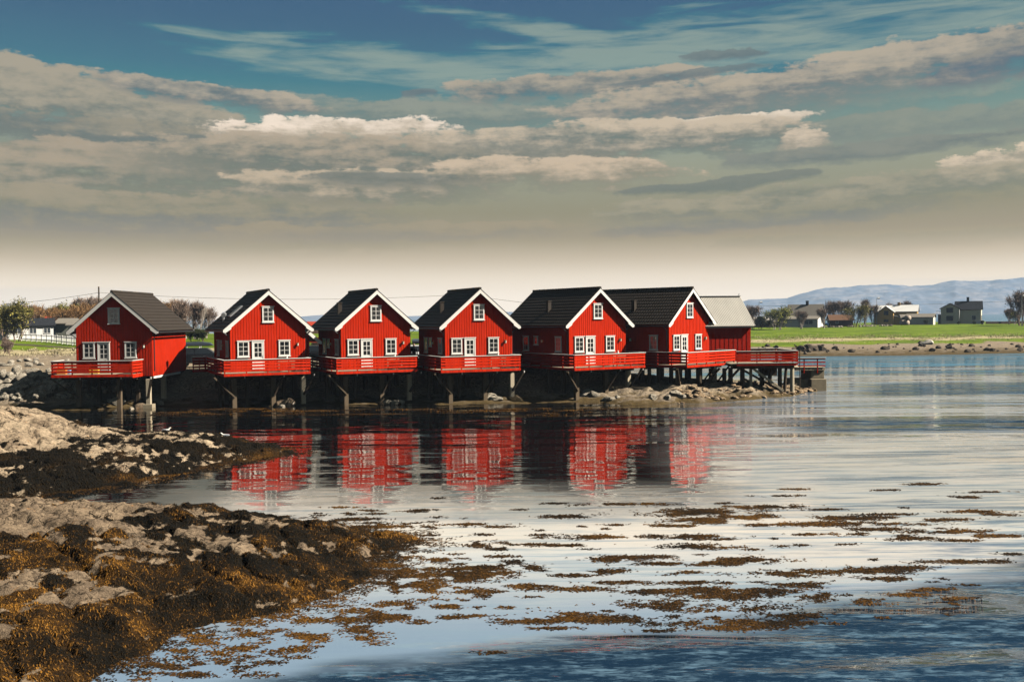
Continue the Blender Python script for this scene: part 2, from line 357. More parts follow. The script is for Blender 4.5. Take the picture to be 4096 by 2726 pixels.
# ================================================================== GROUND
def prof(D, pts): p = np.array(pts); return np.interp(D, p[:, 0], p[:, 1])
FARR = [(172, .8), (205, 1.3), (280, 2.45), (330, 2.6), (400, 2.5), (470, -1.2), (9000, -3)]
P_L = [(20, -1.2), (58, -1.2), (66.8, 0), (68.6, .35), (71.6, 1.95), (77, 2.05), (84, 1.55), (95, 1.95), (112, 2.6), (130, 3.0), (165, 3.6), (230, 4.6), (330, 4.0), (450, -1.5), (9000, -3)]
P_C = [(20, -1.2), (58, -1.2), (68.4, 0), (70.4, .25), (73.0, .9), (75.6, 2.25), (92, 2.3), (112, 2.6), (150, 3.3), (200, 3.35), (260, 2.2), (330, -1.5), (9000, -3)]
P_26 = [(20, -1.2), (57, -1.2), (65.6, 0), (68, .25), (71, .7), (78, 1.3), (86, .8), (93, -.8), (134, -.8), (143, 0), ] + FARR
COLS = [(-900, P_L), (250, P_L), (330, P_L), (560, P_C), (2350, P_C), (2560, P_26), 
        (2750, [(20, -1.2), (57, -1.2), (66.3, 0), (70, .55), (74, 1.05), (81, .7), (86, -.8), (133, -.8), (142, 0)] + FARR),
        (2960, [(20, -1.2), (58, -1.2), (68.6, 0), (72, .6), (76, .8), (80, .35), (83, -.8), (133, -.8), (142, 0)] + FARR),
        (3150, [(20, -1.2), (62, -1.2), (71.6, 0), (74.5, .5), (77.5, .4), (80, -.8), (133, -.8), (141, 0)] + FARR),
        (3260, [(20, -1.2), (66, -1.2), (75.6, 0), (76.8, .2), (79, -.8), (133, -.8), (140, 0)] + FARR),
        (3310, [(20, -1.2), (70, -1.2), (131, -.8), (140, 0)] + FARR),
        (5200, [(20, -1.2), (70, -1.2), (134, -.8), (143, 0)] + FARR)]
CU = np.array([c[0] for c in COLS], float)
def ground(x, y, noise=True):
    x = np.asarray(x, float); y = np.maximum(np.asarray(y, float), 1.0); px = x / y * F + 2048
    zs = np.stack([prof(y, c[1]) for c in COLS], 0); k = np.clip(np.searchsorted(CU, px) - 1, 0, len(CU) - 2)
    t = np.clip((px - CU[k]) / (CU[k + 1] - CU[k]), 0, 1); t = t * t * (3 - 2 * t)
    z0 = np.take_along_axis(zs, k[None], 0)[0]; z1 = np.take_along_axis(zs, k[None] + 1, 0)[0]
    z = z0 * (1 - t) + z1 * t
    if noise:
        shore = np.exp(-((z - .5) / .6) ** 2); near = sstep(y, 110, 90)
        pt = sstep(px, 2400, 2650) * near
        z = z + fbm(x * .9, y * .9, 5, 1) * (.10 + .45 * shore * near + .5 * pt * shore) + fbm(x * .05, y * .05, 3, 4) * .5 * sstep(y, 100, 160)
    return z
def gz(x, y): return float(ground(np.array([x]), np.array([y]))[0])
us = np.concatenate([np.linspace(-2600, -200, 30), np.linspace(-190, 4300, 620), np.linspace(4320, 6600, 30)])
Ds = np.concatenate([np.linspace(58, 92, 230), np.linspace(92.6, 260, 150), np.geomspace(264, 9000, 60)])
UU, DD = np.meshgrid(us, Ds); GX = (UU - 2048) / F * DD; GY = DD
GZ = ground(GX.ravel(), GY.ravel()).reshape(GX.shape)
PXX = UU
gr = sstep(PXX, 2500, 2350)
right = sstep(PXX, 2350, 2600)
n_ = fbm(GX * .12, GY * .05, 4, 8)
edgeL = 104 + n_ * 14; edgeR = 166 + n_ * 22
grass = np.where(PXX < 2450, sstep(GY, edgeL, edgeL + 10) * (sstep(PXX, 500, 300) + (1 - sstep(PXX, 500, 300)) * sstep(GY, 96, 110)), sstep(GY, edgeR, edgeR + 8))
dry = np.where(PXX < 2450, np.exp(-((GY - 113 - n_ * 10) / 6) ** 2) + .7 * np.exp(-((GY - 100 - n_ * 8) / 2.5) ** 2), np.exp(-((GY - 190 - n_ * 20) / 9) ** 2) * .8)
def groundmat():
    m = bpy.data.materials.new('ground_surface'); m.use_nodes = True; t = NT(m.node_tree); b = t.n['Principled BSDF']
    o = t.node('ShaderNodeNewGeometry').outputs['Position']; x, y, z = t.sep(o)
    g = t.node('ShaderNodeAttribute', attribute_name='grass').outputs['Fac']; d = t.node('ShaderNodeAttribute', attribute_name='dry').outputs['Fac']
    n1 = t.noise(o, .8, 6, .7); n2 = t.noise(o, 6, 6, .75); n3 = t.noise(o, .12, 4, .6)
    st = t.mix(t.rng(n2, .35, .62), (.09, .068, .045, 1), (.50, .39, .26, 1)); st = t.mix(t.rng(n1, .4, .65), st, (.24, .19, .14, 1))
    wet = t.rng(t.add(z, t.mul(t.sub(n1, .5), 1.6)), .1, .5, 1, 0)
    weed = t.mix(n2, (.03, .022, .01, 1), (.17, .115, .045, 1))
    st = t.mix(wet, st, weed)
    gc = t.mix(t.rng(n3, .35, .65), (.10, .16, .008, 1), (.19, .26, .015, 1)); gc = t.mix(t.rng(n1, .4, .75, 0, .6), gc, (.07, .11, .012, 1))
    gc = t.mix(t.mul(t.rng(t.noise(t.vec(t.mul(x, .15), t.mul(y, .5), 0), 1, 4, .6), .6, .68), .3), gc, (.5, .38, .04, 1))
    dc = t.mix(n2, (.30, .24, .11, 1), (.66, .55, .33, 1))
    gd = t.mix(t.rng(t.add(d, t.mul(t.sub(n1, .5), 1.6)), .35, .75), gc, dc)
    c = t.mix(t.rng(t.add(g, t.mul(t.sub(n1, .5), .9)), .4, .6), st, gd)
    t.put(b.inputs['Base Color'], c); b.inputs['Roughness'].default_value = .9; b.inputs['Specular IOR Level'].default_value = .15
    bn = t.node('ShaderNodeBump'); bn.inputs['Strength'].default_value = .8; bn.inputs['Distance'].default_value = .12
    t.l.new(n2, bn.inputs['Height']); t.l.new(bn.outputs[0], b.inputs['Normal']); return m
gm_ = npmesh('ground', np.stack([GX.ravel(), GY.ravel(), GZ.ravel()], 1), gridfaces(len(Ds), len(us)), groundmat(), {'grass': grass, 'dry': np.clip(dry, 0, 1)}, True)
tag(link('ground', gm_), kind='structure')

# ================================================================== WATER
def watermat():
    m = bpy.data.materials.new('sea_water'); m.use_nodes = True; t = NT(m.node_tree); t.n.clear()
    o = t.node('ShaderNodeNewGeometry').outputs['Position']; x, y, z = t.sep(o)
    u = t.m('DIVIDE', x, t.mx(y, 1.0))
    big = t.sub(t.noise(t.vec(t.mul(x, .05), t.mul(y, .16), 0), 1.0, 5, .6), .5)
    big2 = t.sub(t.noise(t.vec(t.mul(x, .016), t.mul(y, .12), 4), 1.0, 4, .6), .5)
    yy = t.add(y, t.mul(big, 9.0))
    # gusts: rough near corner, two dark lanes and the far bay
    edge = t.add(17.0, t.mul(x, .43))                      # near gust reaches further out to the right
    near = t.rng(t.sub(yy, edge), -.8, 1.8, 1, 0)
    def band(a, b, s, e): return t.mul(t.rng(yy, a - s, a + s), t.rng(yy, b - s, b + s, 1, 0)) if e is None else t.mul(t.mul(t.rng(yy, a - s, a + s), t.rng(yy, b - s, b + s, 1, 0)), t.rng(u, e, e + .12))
    lanes = t.mx(t.mx(t.mul(band(48, 57, 2.5, .22), .8), t.mul(band(71.5, 84, 2.2, .30), 1.0)), t.mul(band(62, 66, 2.0, .14), .55))
    far = t.mul(t.rng(yy, 92, 100), t.rng(t.m('ABSOLUTE', t.sub(yy, 106)), 1.5, 5, .3, 1.0))
    rough = t.mx(near, t.mx(lanes, far)); rough = t.m('MULTIPLY', rough, t.rng(big2, -.2, .12, .55, 1.0), clamp=True)
    # ripple heights: five wave lengths of equal steepness
    def wv(f, k, det): return t.mul(t.sub(t.noise(t.vec(t.mul(x, f * k), t.mul(y, f), f * 3.7), 1.0, det, .5, .35), .5), 1.0 / f)
    h = t.add(t.add(t.add(t.mul(wv(13, .42, 2), t.mul(rough, 1.3)), wv(6.5, .40, 1)), wv(2.6, .34, 1)), t.add(t.mul(wv(1.1, .30, 1), 1.2), t.add(t.mul(wv(.45, .26, 1), t.add(1.3, t.mul(rough, 1.2))), t.mul(wv(.19, .22, 1), t.add(1.0, t.mul(rough, 1.5)))))) 
    bn = t.node('ShaderNodeBump'); t.l.new(h, bn.inputs['Height']); bn.inputs['Strength'].default_value = 1.0
    calm = t.rng(y, 24, 56, .006, .027)
    t.put(bn.inputs['Distance'], t.add(calm, t.mul(rough, t.rng(y, 25, 100, .13, .26))))
    # bright sky reflection painted into the diffuse body colour, against the dark channel
    pale_l = t.mul(t.rng(t.add(y, t.mul(big, 10.0)), 26, 36, 1, 0), t.mx(t.rng(u, -.38, -.27), t.rng(y, 26, 30, 1, 0)))
    pale_r = t.mul(t.rng(t.add(u, t.mul(big, .12)), .13, .27), t.rng(y, 95, 160, .8, .3))
    shallow = t.m('MULTIPLY', t.mx(pale_l, pale_r), t.rng(rough, .12, .75, 1, .0), clamp=True)  # where the painted reflection goes; not a water depth
    sky_pale = t.mix(t.rng(big, -.25, .25), (.80, .72, .62, 1), (.70, .69, .67, 1))
    sky_pale = t.mix(t.rng(y, 17, 27, 1.0, 0), sky_pale, (.22, .31, .41, 1))
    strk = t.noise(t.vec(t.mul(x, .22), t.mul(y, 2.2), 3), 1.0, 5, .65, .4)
    sky_pale = t.mix(t.mul(t.rng(strk, .45, .66), t.rng(u, -.2, .35, .5, .85)), sky_pale, (.24, .33, .42, 1))  # blue-grey ripple reflections painted as streaks
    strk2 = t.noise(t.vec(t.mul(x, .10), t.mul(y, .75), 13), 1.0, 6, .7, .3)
    sky_pale = t.mix(t.mul(t.rng(strk2, .50, .62), t.rng(u, .12, .42, .0, .85)), sky_pale, (.07, .14, .24, 1))  # darker ripple streaks, painted likewise
    sky_pale = t.mix(t.mul(t.rng(y, 40, 75), .75), sky_pale, (.30, .42, .54, 1))
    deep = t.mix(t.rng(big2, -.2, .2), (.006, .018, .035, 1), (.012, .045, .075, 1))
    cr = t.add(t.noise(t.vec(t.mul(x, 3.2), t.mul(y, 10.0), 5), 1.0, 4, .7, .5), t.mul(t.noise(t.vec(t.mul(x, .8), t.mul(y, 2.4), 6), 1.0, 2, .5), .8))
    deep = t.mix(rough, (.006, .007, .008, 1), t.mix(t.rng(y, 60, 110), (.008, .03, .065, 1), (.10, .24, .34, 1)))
    crest = t.mul(t.mul(t.rng(cr, .84, 1.2), t.rng(rough, .2, .7)), t.rng(y, 60, 110, 1, .35))  # pale ripple highlights painted into the body colour
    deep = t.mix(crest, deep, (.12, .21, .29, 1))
    body = t.mix(shallow, deep, sky_pale)
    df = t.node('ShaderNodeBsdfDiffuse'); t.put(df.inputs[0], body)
    gl = t.node('ShaderNodeBsdfGlossy'); gl.inputs['Roughness'].default_value = .03; gl.inputs[0].default_value = (1, .97, .93, 1)
    t.l.new(bn.outputs[0], gl.inputs['Normal'])
    fr = t.node('ShaderNodeFresnel'); fr.inputs[0].default_value = 1.5; t.l.new(bn.outputs[0], fr.inputs['Normal'])
    f = t.mul(fr.outputs[0], t.rng(shallow, 0, 1, 1.25, 1.1)); f = t.m('MINIMUM', f, .97)
    mx = t.node('ShaderNodeMixShader'); t.put(mx.inputs[0], f); t.l.new(df.outputs[0], mx.inputs[1]); t.l.new(gl.outputs[0], mx.inputs[2])
    oo = t.node('ShaderNodeOutputMaterial'); t.l.new(mx.outputs[0], oo.inputs[0]); return m
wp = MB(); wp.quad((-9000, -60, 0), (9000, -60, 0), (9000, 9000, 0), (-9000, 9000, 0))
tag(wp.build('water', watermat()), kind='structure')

# ================================================================== MOUNTAINS
def mountain_mat():
    m = bpy.data.materials.new('hazy_rock'); m.use_nodes = True; t = NT(m.node_tree); b = t.n['Principled BSDF']
    o = t.node('ShaderNodeNewGeometry').outputs['Position']
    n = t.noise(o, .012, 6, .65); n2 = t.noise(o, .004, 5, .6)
    c = t.mix(t.rng(n, .4, .62), (.12, .17, .25, 1), (.38, .36, .38, 1)); c = t.mix(t.rng(n2, .45, .6, 0, .5), c, (.14, .20, .30, 1))  # pale blue of the haze put into the rock colour
    t.put(b.inputs['Base Color'], c); b.inputs['Roughness'].default_value = .95; b.inputs['Specular IOR Level'].default_value = 0; return m
MM = mountain_mat()
def mountains(name, pts, D0, depth, seed, label):
    px = np.linspace(pts[0][0], pts[-1][0], 420); top = np.interp(px, [p[0] for p in pts], [p[1] for p in pts])
    rows = np.linspace(0, 1, 70); V = []
    PP, RR = np.meshgrid(px, rows); TT = np.interp(PP, px, top)
    DD2 = D0 + depth * RR; X = (PP - 2048) / F * DD2
    Hh = (HZ(PP) - TT) / F * (D0 + depth * .55) + EYE
    prof_ = np.interp(RR, [0, .12, .3, .55, .8, 1], [0, .28, .62, 1.0, .8, .3])
    nn = fbm(X * .0035, DD2 * .0035, 6, seed, .55)
    ridged = 1 - np.abs(fbm(X * .006, DD2 * .004, 5, seed + 5, .6)) * 4
    Z = Hh * prof_ * (1 + nn * .45 * (1 - np.abs(RR - .55) * .8)) + (ridged - .6) * Hh * .10 * np.sin(np.clip(RR / .55, 0, 1) * math.pi)
    Z = np.minimum(Z, Hh * (.985 + .06 * fbm(PP * .02, RR, 4, seed + 9))) - 2
    me = npmesh(name, np.stack([X.ravel(), DD2.ravel(), Z.ravel()], 1), gridfaces(70, 420), MM, smooth=True)
    return tag(link(name, me), label, None, None, 'structure')
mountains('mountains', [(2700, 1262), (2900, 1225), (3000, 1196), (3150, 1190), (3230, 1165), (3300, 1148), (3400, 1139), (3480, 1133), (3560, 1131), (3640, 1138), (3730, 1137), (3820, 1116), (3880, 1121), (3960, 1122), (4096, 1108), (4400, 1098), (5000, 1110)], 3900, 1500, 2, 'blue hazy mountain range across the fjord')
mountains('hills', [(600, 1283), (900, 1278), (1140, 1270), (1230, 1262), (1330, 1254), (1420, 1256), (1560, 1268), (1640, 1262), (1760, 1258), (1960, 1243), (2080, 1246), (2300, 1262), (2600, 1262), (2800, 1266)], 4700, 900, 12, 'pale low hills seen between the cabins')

# ================================================================== CABINS
DECK = 2.42
def board_wall(mb, x0, x1, y, z0, ztop, period=.19, bw=.125, out=.022, sgn=-1):
    n = max(1, int(round((x1 - x0) / period))); p = (x1 - x0) / n
    for i in range(n):
        a = x0 + i * p + (p - bw) / 2; b = a + bw; zt = min(ztop(a), ztop(b))
        if zt - z0 < .05: continue
        ya, yb = (y - out, y) if sgn < 0 else (y, y + out)
        mb.box(a, b, ya, yb, z0, zt)
def side_boards(mb, x, y0, y1, z0, z1, sgn, period=.19, bw=.125, out=.022):
    n = int(round((y1 - y0) / period)); p = (y1 - y0) / n
    for i in range(n):
        a = y0 + i * p + (p - bw) / 2
        mb.box(*((x - out, x) if sgn < 0 else (x, x + out)), a, a + bw, z0, z1)

_win = {}
def window_meshes(w, h, cols=2, rows=3, curtain='sides', m=M_WHITE, caps=True):
    key = (w, h, cols, rows, curtain, m.name, caps)
    if key in _win: return _win[key]
    fr = MB(); t = .085
    fr.box(-w/2, -w/2 + t, -.075, 0, 0, h); fr.box(w/2 - t, w/2, -.075, 0, 0, h)
    fr.box(-w/2 + t, w/2 - t, -.075, 0, h - t, h); fr.box(-w/2 + t, w/2 - t, -.075, 0, 0, t)
    if caps:
        fr.box(-w/2 - .04, w/2 + .04, -.105, 0, h + .001, h + .05); fr.box(-w/2 - .035, w/2 + .035, -.10, 0, -.06, -.001)
    mu = MB()
    for i in range(1, cols): x = -w/2 + t + (w - 2*t) * i / cols; mu.box(x - .017, x + .017, -.068, -.045, t, h - t)
    for j in range(1, rows): z = t + (h - 2*t) * j / rows; mu.box(-w/2 + t, w/2 - t, -.064, -.047, z - .013, z + .013)
    g = MB(); g.quad((-w/2 + t, -.050, t), (w/2 - t, -.050, t), (w/2 - t, -.050, h - t), (-w/2 + t, -.050, h - t))
    cu = MB(); iw = w - 2*t
    def pleat(a, b, z0, z1, n):
        for i in range(n):
            xa = a + (b - a) * i / n; xm = a + (b - a) * (i + .5) / n; xb = a + (b - a) * (i + 1) / n
            cu.quad((xa, -.034, z0), (xm, -.041, z0), (xm, -.041, z1), (xa, -.034, z1)); cu.quad((xm, -.041, z0), (xb, -.034, z0), (xb, -.034, z1), (xm, -.041, z1))
    if curtain == 'sides': pleat(-iw/2, -iw/2 + iw*.14, t, h - t, 3); pleat(iw/2 - iw*.20, iw/2, t, h - t, 4)
    elif curtain == 'full': pleat(-iw/2, iw/2, t, h - t, 12)
    elif curtain == 'left': pleat(-iw/2, -iw*.05, t, h - t, 7)
    else: pleat(-iw/2, iw/2, h*.45, h - t, 9)
    bk = MB(); bk.quad((-w/2 + t, -.028, t), (w/2 - t, -.028, t), (w/2 - t, -.028, h - t), (-w/2 + t, -.028, h - t))
    r = _win[key] = [fr.mesh('frame', m), mu.mesh('glazing_bars', m), g.mesh('pane', M_GLASS), cu.mesh('curtain', M_CURT), bk.mesh('room', M_INT)]
    return r
def window(parent, loc, w=.8, h=1.08, rz=0, **kw):
    ms = window_meshes(w, h, **kw); o = link('window', ms[0], parent, loc, rz)
    link('glazing_bars', ms[1], o); link('pane', ms[2], o); link('curtain', ms[3], o); link('room', ms[4], o); return o
_door = []
def door(parent, loc):
    if not _door:
        w, h = .84, 2.1; f = MB(); t = .07
        f.box(-w/2, -w/2 + t, -.08, 0, 0, h); f.box(w/2 - t, w/2, -.08, 0, 0, h); f.box(-w/2 + t, w/2 - t, -.08, 0, h - t, h); f.box(-w/2 - .03, w/2 + .04, -.11, 0, h + .001, h + .055)
        l = MB(); l.box(-w/2 + t, w/2 - t, -.06, -.03, 0, .98); l.box(-w/2 + t, -w/2 + t + .1, -.06, -.03, .98, h - t); l.box(w/2 - t - .1, w/2 - t, -.06, -.03, .98, h - t)
        l.box(-w/2 + t + .1, w/2 - t - .1, -.06, -.03, h - t - .1, h - t)
        l.box(-.02, .02, -.058, -.034, .98, h - t - .1)
        for z in (1.3, 1.62): l.box(-w/2 + t + .1, w/2 - t - .1, -.056, -.036, z - .018, z + .018)
        l.box(-w/2 + t + .12, w/2 - t - .12, -.07, -.0605, .15, .8)
        g = MB(); g.quad((-.25, -.045, .98), (.25, -.045, .98), (.25, -.045, h - .17), (-.25, -.045, h - .17))
        c = MB(); c.quad((-.25, -.032, .98), (.25, -.032, .98), (.25, -.032, h - .17), (-.25, -.032, h - .17))
        k = MB(); k.tube([(.3, -.06, 1.0), (.3, -.1, 1.0), (.22, -.11, 1.0)], .012, 6); k.box(.275, .325, -.068, -.0615, .9, 1.08)
        _door.extend([f.mesh('door', M_WHITE), l.mesh('door_leaf', M_WHITE), g.mesh('pane', M_GLASS), c.mesh('room', M_INT), k.mesh('handle', M_STEEL)])
    o = link('door', _door[0], parent, loc)
    link('door_leaf', _door[1], o); link('pane', _door[2], o); link('room', _door[3], o); link('handle', _door[4], o)
_lamp = []
def wall_lamp(parent, loc, rz=0):
    if not _lamp:
        b = MB(); b.box(-.04, .04, -.03, 0, -.12, .12); b.tube([(0, -.03, .05), (0, -.1, .1), (0, -.13, .08)], .014, 6)
        b.tube([(0, -.13, .13), (0, -.13, .09), (0, -.13, .07)], [.01, .06, .075], 8)
        b.tube([(0, -.13, -.12), (0, -.13, -.1)], [.03, .055], 8)
        g = MB(); g.tube([(0, -.13, -.098), (0, -.13, .068)], [.052, .065], 8)
        _lamp.extend([b.mesh('wall_lamp', M_BRASS), g.mesh('lamp_glass', M_GLASSM)])
    o = link('wall_lamp', _lamp[0], parent, loc, rz); link('lamp_glass', _lamp[1], o)

def roof_slopes(mb, half, y0, y1, zr, slope_len, ang, courses, step=.035, thick=.05):
    ca, sa = math.cos(ang), math.sin(ang)
    for s in (-1, 1):
        for i in range(courses):
            a = slope_len * i / courses; b = slope_len * (i + 1) / courses
            # each course tips up a little at its lower edge
            p0 = (s * a * ca, zr - a * sa); p1 = (s * b * ca, zr - b * sa)
            nx, nz_ = s * sa, ca
            q = [(p0[0] + nx * .002, p0[1] + nz_ * .002), (p1[0] + nx * step, p1[1] + nz_ * step), (p1[0] - nx * thick * .2, p1[1] - nz_ * thick * .2), (p0[0] - nx * thick * .2, p0[1] - nz_ * thick * .2)]
            mb.prism(q if s > 0 else q[::-1], y0, y1)

RIDGE, EAVE_OUT, HALF = 8.13, .55, 2.56
PITCH = R(41)
def cabin(name, label, px, D, depth_az, L=6.0, W_=5.1, side='left', skylight=False, vent=True, side_wins=True, annex=False, red=None, curtains=('left', 'sides')):
    red = red or M_RED
    root = empty(name, (PX(px, D), D, 0), -R(depth_az)); tag(root, label, 'cabin', 'red waterfront cabins in a row on stilts')
    hw = W_ / 2; tp = math.tan(PITCH); zr = RIDGE - .16
    ztop = lambda x: zr - abs(x) * tp - .02
    ze = ztop(hw)
    w = MB(); w.prism([(-hw, DECK - .25), (hw, DECK - .25), (hw, ze), (0, zr), (-hw, ze)], 0, L)
    board_wall(w, -hw + .11, hw - .11, 0, DECK - .22, ztop)
    board_wall(w, -hw, hw, L, DECK - .22, ztop, sgn=1)
    for s in (-1, 1): side_boards(w, s * hw, .12, L - .1, DECK - .22, ze + .1, s, .115, .08, .018)
    w.build('wall', red, root)
    cb = MB()
    for s in (-1, 1):
        xa, xb = (s * hw - .11, s * hw + .026) if s > 0 else (s * hw - .026, s * hw + .11)
        cb = MB(); cb.box(xa, xb, -.026, 0, DECK - .24, ze + .05)
        xa, xb = (s * hw, s * hw + .026) if s > 0 else (s * hw - .026, s * hw)
        cb.box(xa, xb, 0.0, .11, DECK - .24, ze - .02)
        cb.build('corner_board', red, root)
    # roof
    ov = .38; sl = (hw + EAVE_OUT) / math.cos(PITCH)
    r = MB(); roof_slopes(r, hw, -ov, L + .3, RIDGE - .05, sl, PITCH, 12)
    ro = r.build('roof', M_ROOF, root)
    rc = MB(); rc.tube([(0, -ov - .02, RIDGE - .02), (0, L + .32, RIDGE - .02)], .1, 8); rc.build('ridge_cap', M_ROOF, ro)
    # underlay boards (soffit)
    sf = MB()
    ca, sa = math.cos(PITCH), math.sin(PITCH)
    for s in (-1, 1):
        a = (0, RIDGE - .085); b = (s * sl * ca * .99, RIDGE - .085 - sl * sa * .99)
        q = [a, b, (b[0] - s * sa * .06, b[1] - ca * .06), (0, a[1] - .08)]
        sf.prism(q, -ov + .02, L + .27)
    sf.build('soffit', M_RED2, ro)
    # white barge boards, with the notch where the outer board ends
    for yb0, yb1 in ((-ov - .035, -ov - .003), (L + .303, L + .33)):
        for s in (-1, 1):
            bb = MB(); hh = .235
            top = [(0, RIDGE - .055), (s * (sl * ca + .01), RIDGE - .055 - sl * sa - .005)]
            xk = s * (hw + .02)
            low = [(s * (sl * ca + .01), RIDGE - .055 - sl * sa - .16), (s * (sl * ca - .14), RIDGE - .055 - sl * sa - .205), (xk, RIDGE - .055 - abs(xk) * tp - .40), (xk - s * .01, RIDGE - .055 - abs(xk) * tp - .30), (0, RIDGE - .055 - .30)]
            bb.prism(top + low, yb0, yb1)
            o = bb.build('barge_board', M_WHITE, root)
            ln = MB(); ln.prism([(0, RIDGE - .03), (s * (sl * ca + .03), RIDGE - .03 - sl * sa), (s * (sl * ca + .03), RIDGE - .075 - sl * sa), (0, RIDGE - .075)], yb0 - .012 if yb0 < 0 else yb1, yb0 if yb0 < 0 else yb1 + .012)
            ln.build('verge_strip', M_DARK, o)
    # gutters and downpipe
    for s in (-1, 1):
        g = MB(); gx = s * (sl * ca + .03); gzz = RIDGE - .16 - sl * sa
        g.tube([(gx, -ov + .02, gzz), (gx, L + .28, gzz)], .06, 8); go = g.build('gutter', M_DARK, root)
        dp = MB(); dp.tube([(gx, .15, gzz), (s * (hw + .09), .15, gzz - .35), (s * (hw + .09), .15, DECK + .1)], .035, 6); dp.build('downpipe', M_DARK, go)
    fx = lambda f: -hw + f * W_
    window(root, (fx(.163), -.024, DECK + 1.06), .8, 1.08, curtain=curtains[0])
    door(root, (fx(.358), -.024, DECK + .05))
    window(root, (fx(.715), -.024, DECK + 1.06), .8, 1.08, curtain=curtains[1])
    window(root, (0, -.024, DECK + 3.46), .8, 1.06, curtain='sides')
    tb = MB(); tb.box(fx(.163) + .4 + .045, fx(.358) - .42 - .035, -.1, -.0245, DECK + 2.141, DECK + 2.19); tb.build('header_board', M_WHITE, root)
    wall_lamp(root, (fx(.895), -.024, DECK + 1.85))
    if side_wins:
        sx = -hw - .02
        window(root, (sx, L * .16, DECK + 1.06), .75, 1.08, -R(90), curtain='full')
        window(root, (sx, L * .52, DECK + 1.52), .5, .62, -R(90), cols=1, rows=1, curtain='half')
        window(root, (sx, L * .69, DECK + 1.06), .75, 1.08, -R(90), curtain='sides')
        wall_lamp(root, (sx, L * .41, DECK + 1.8), -R(90))
    if vent:
        v = MB(); a = sl * .60; vx, vz = -a * ca, RIDGE - .05 - a * sa; vy = L * .44
        v.box(vx - .14, vx + .14, vy - .14, vy + .14, vz - .25, vz + .72); v.box(vx - .18, vx + .18, vy - .18, vy + .18, vz + .721, vz + .78)
        v.build('roof_vent', M_ROOF, ro)
    if skylight:
        for (da, yk, wm, ln_) in ((.30, L * .30, M_STEEL, 1.1),):
            s0 = MB(); a0, a1 = sl * .40, sl * .68
            P = lambda a, h: (-a * ca - sa * h, RIDGE - .05 - a * sa + ca * h)
            s0.prism([P(a0, .0), P(a1, .0), P(a1, .12), P(a0, .12)], L * .33, L * .33 + .8); so = s0.build('skylight', M_STEEL, ro)
            s1 = MB(); s1.prism([P(a0 + .08, .121), P(a1 - .08, .121), P(a1 - .08, .13), P(a0 + .08, .13)], L * .33 + .08, L * .33 + .72); s1.build('pane', M_GLASS, so)
        s2 = MB(); a = sl * .78; vx, vz = -a * ca, RIDGE - .05 - a * sa
        s2.tube([(vx, L * .5, vz - .1), (vx, L * .5, vz + .35)], .09, 8); s2.tube([(vx - .05, L * .5 - .22, vz + .42), (vx + .1, L * .5 + .22, vz + .5)], .17, 10); s2.build('roof_cowl', M_STEEL, ro)
    if annex:
        an = MB(); an.prism([(hw + .03, DECK - .2), (hw + .55, DECK - .2), (hw + .55, ze - .75), (hw + .03, ze - .3)], .9, L - .3)
        board_wall(an, hw + .05, hw + .54, .9, DECK - .2, lambda x: ze - .3 - (x - hw) * tp * .9, sgn=-1); ao = an.build('side_wing', red, root)
        ar = MB(); x0, x1 = hw + .03, hw + 1.35; z0 = ze - .12
        ar.prism([(x0, z0), (x1, z0 - 1.32 * tp), (x1, z0 - 1.32 * tp - .07), (x0, z0 - .09)], .55, L); aro = ar.build('wing_roof', M_ROOF, ao)
        ab = MB(); ab.prism([(x0, z0 - .02), (x1 + .02, z0 - 1.34 * tp - .02), (x1 + .02, z0 - 1.34 * tp - .2), (x1 - .18, z0 - 1.2 * tp - .28), (x0, z0 - .3)], .50, .545); ab.build('barge_board', M_WHITE, ao)
    return root

SP = []
CABS = [ # name px D depthaz L
    dict(px=458, D=68.2, depth_az=-1.5, L=7.6, W_=5.22), dict(px=1073, D=68.4, depth_az=-26, L=7.0, W_=5.16), dict(px=1504, D=69.9, depth_az=-26, L=6.2),
    dict(px=1916, D=70.1, depth_az=-22.8, L=6.3), dict(px=2391, D=71.4, depth_az=-32, L=8.2), dict(px=2757, D=73.7, depth_az=-44.7, L=8.6)]
LBL = ['red cabin at the left end of the row, front in shade, right side sunlit', 'red cabin with a skylight and a low side wing, second from the left',
       'red cabin third from the left, just right of the skylight cabin', 'red cabin fourth from the left, white curtains drawn in its left front window',
       'red cabin fifth from the left, broad dark side wall with three small windows in shade', 'red cabin at the right end of the row, next to the grey tin roof']
KW = [dict(side_wins=False, vent=False, curtains=('sides', 'sides')), dict(skylight=True, vent=False, annex=True), dict(curtains=('left', 'sides')), dict(curtains=('full', 'sides')), dict(), dict()]
roots = []
for i, (c, l, k) in enumerate(zip(CABS, LBL, KW)):
    d = dict(c); d.update(k); roots.append(cabin('red_cabin', l, **d))

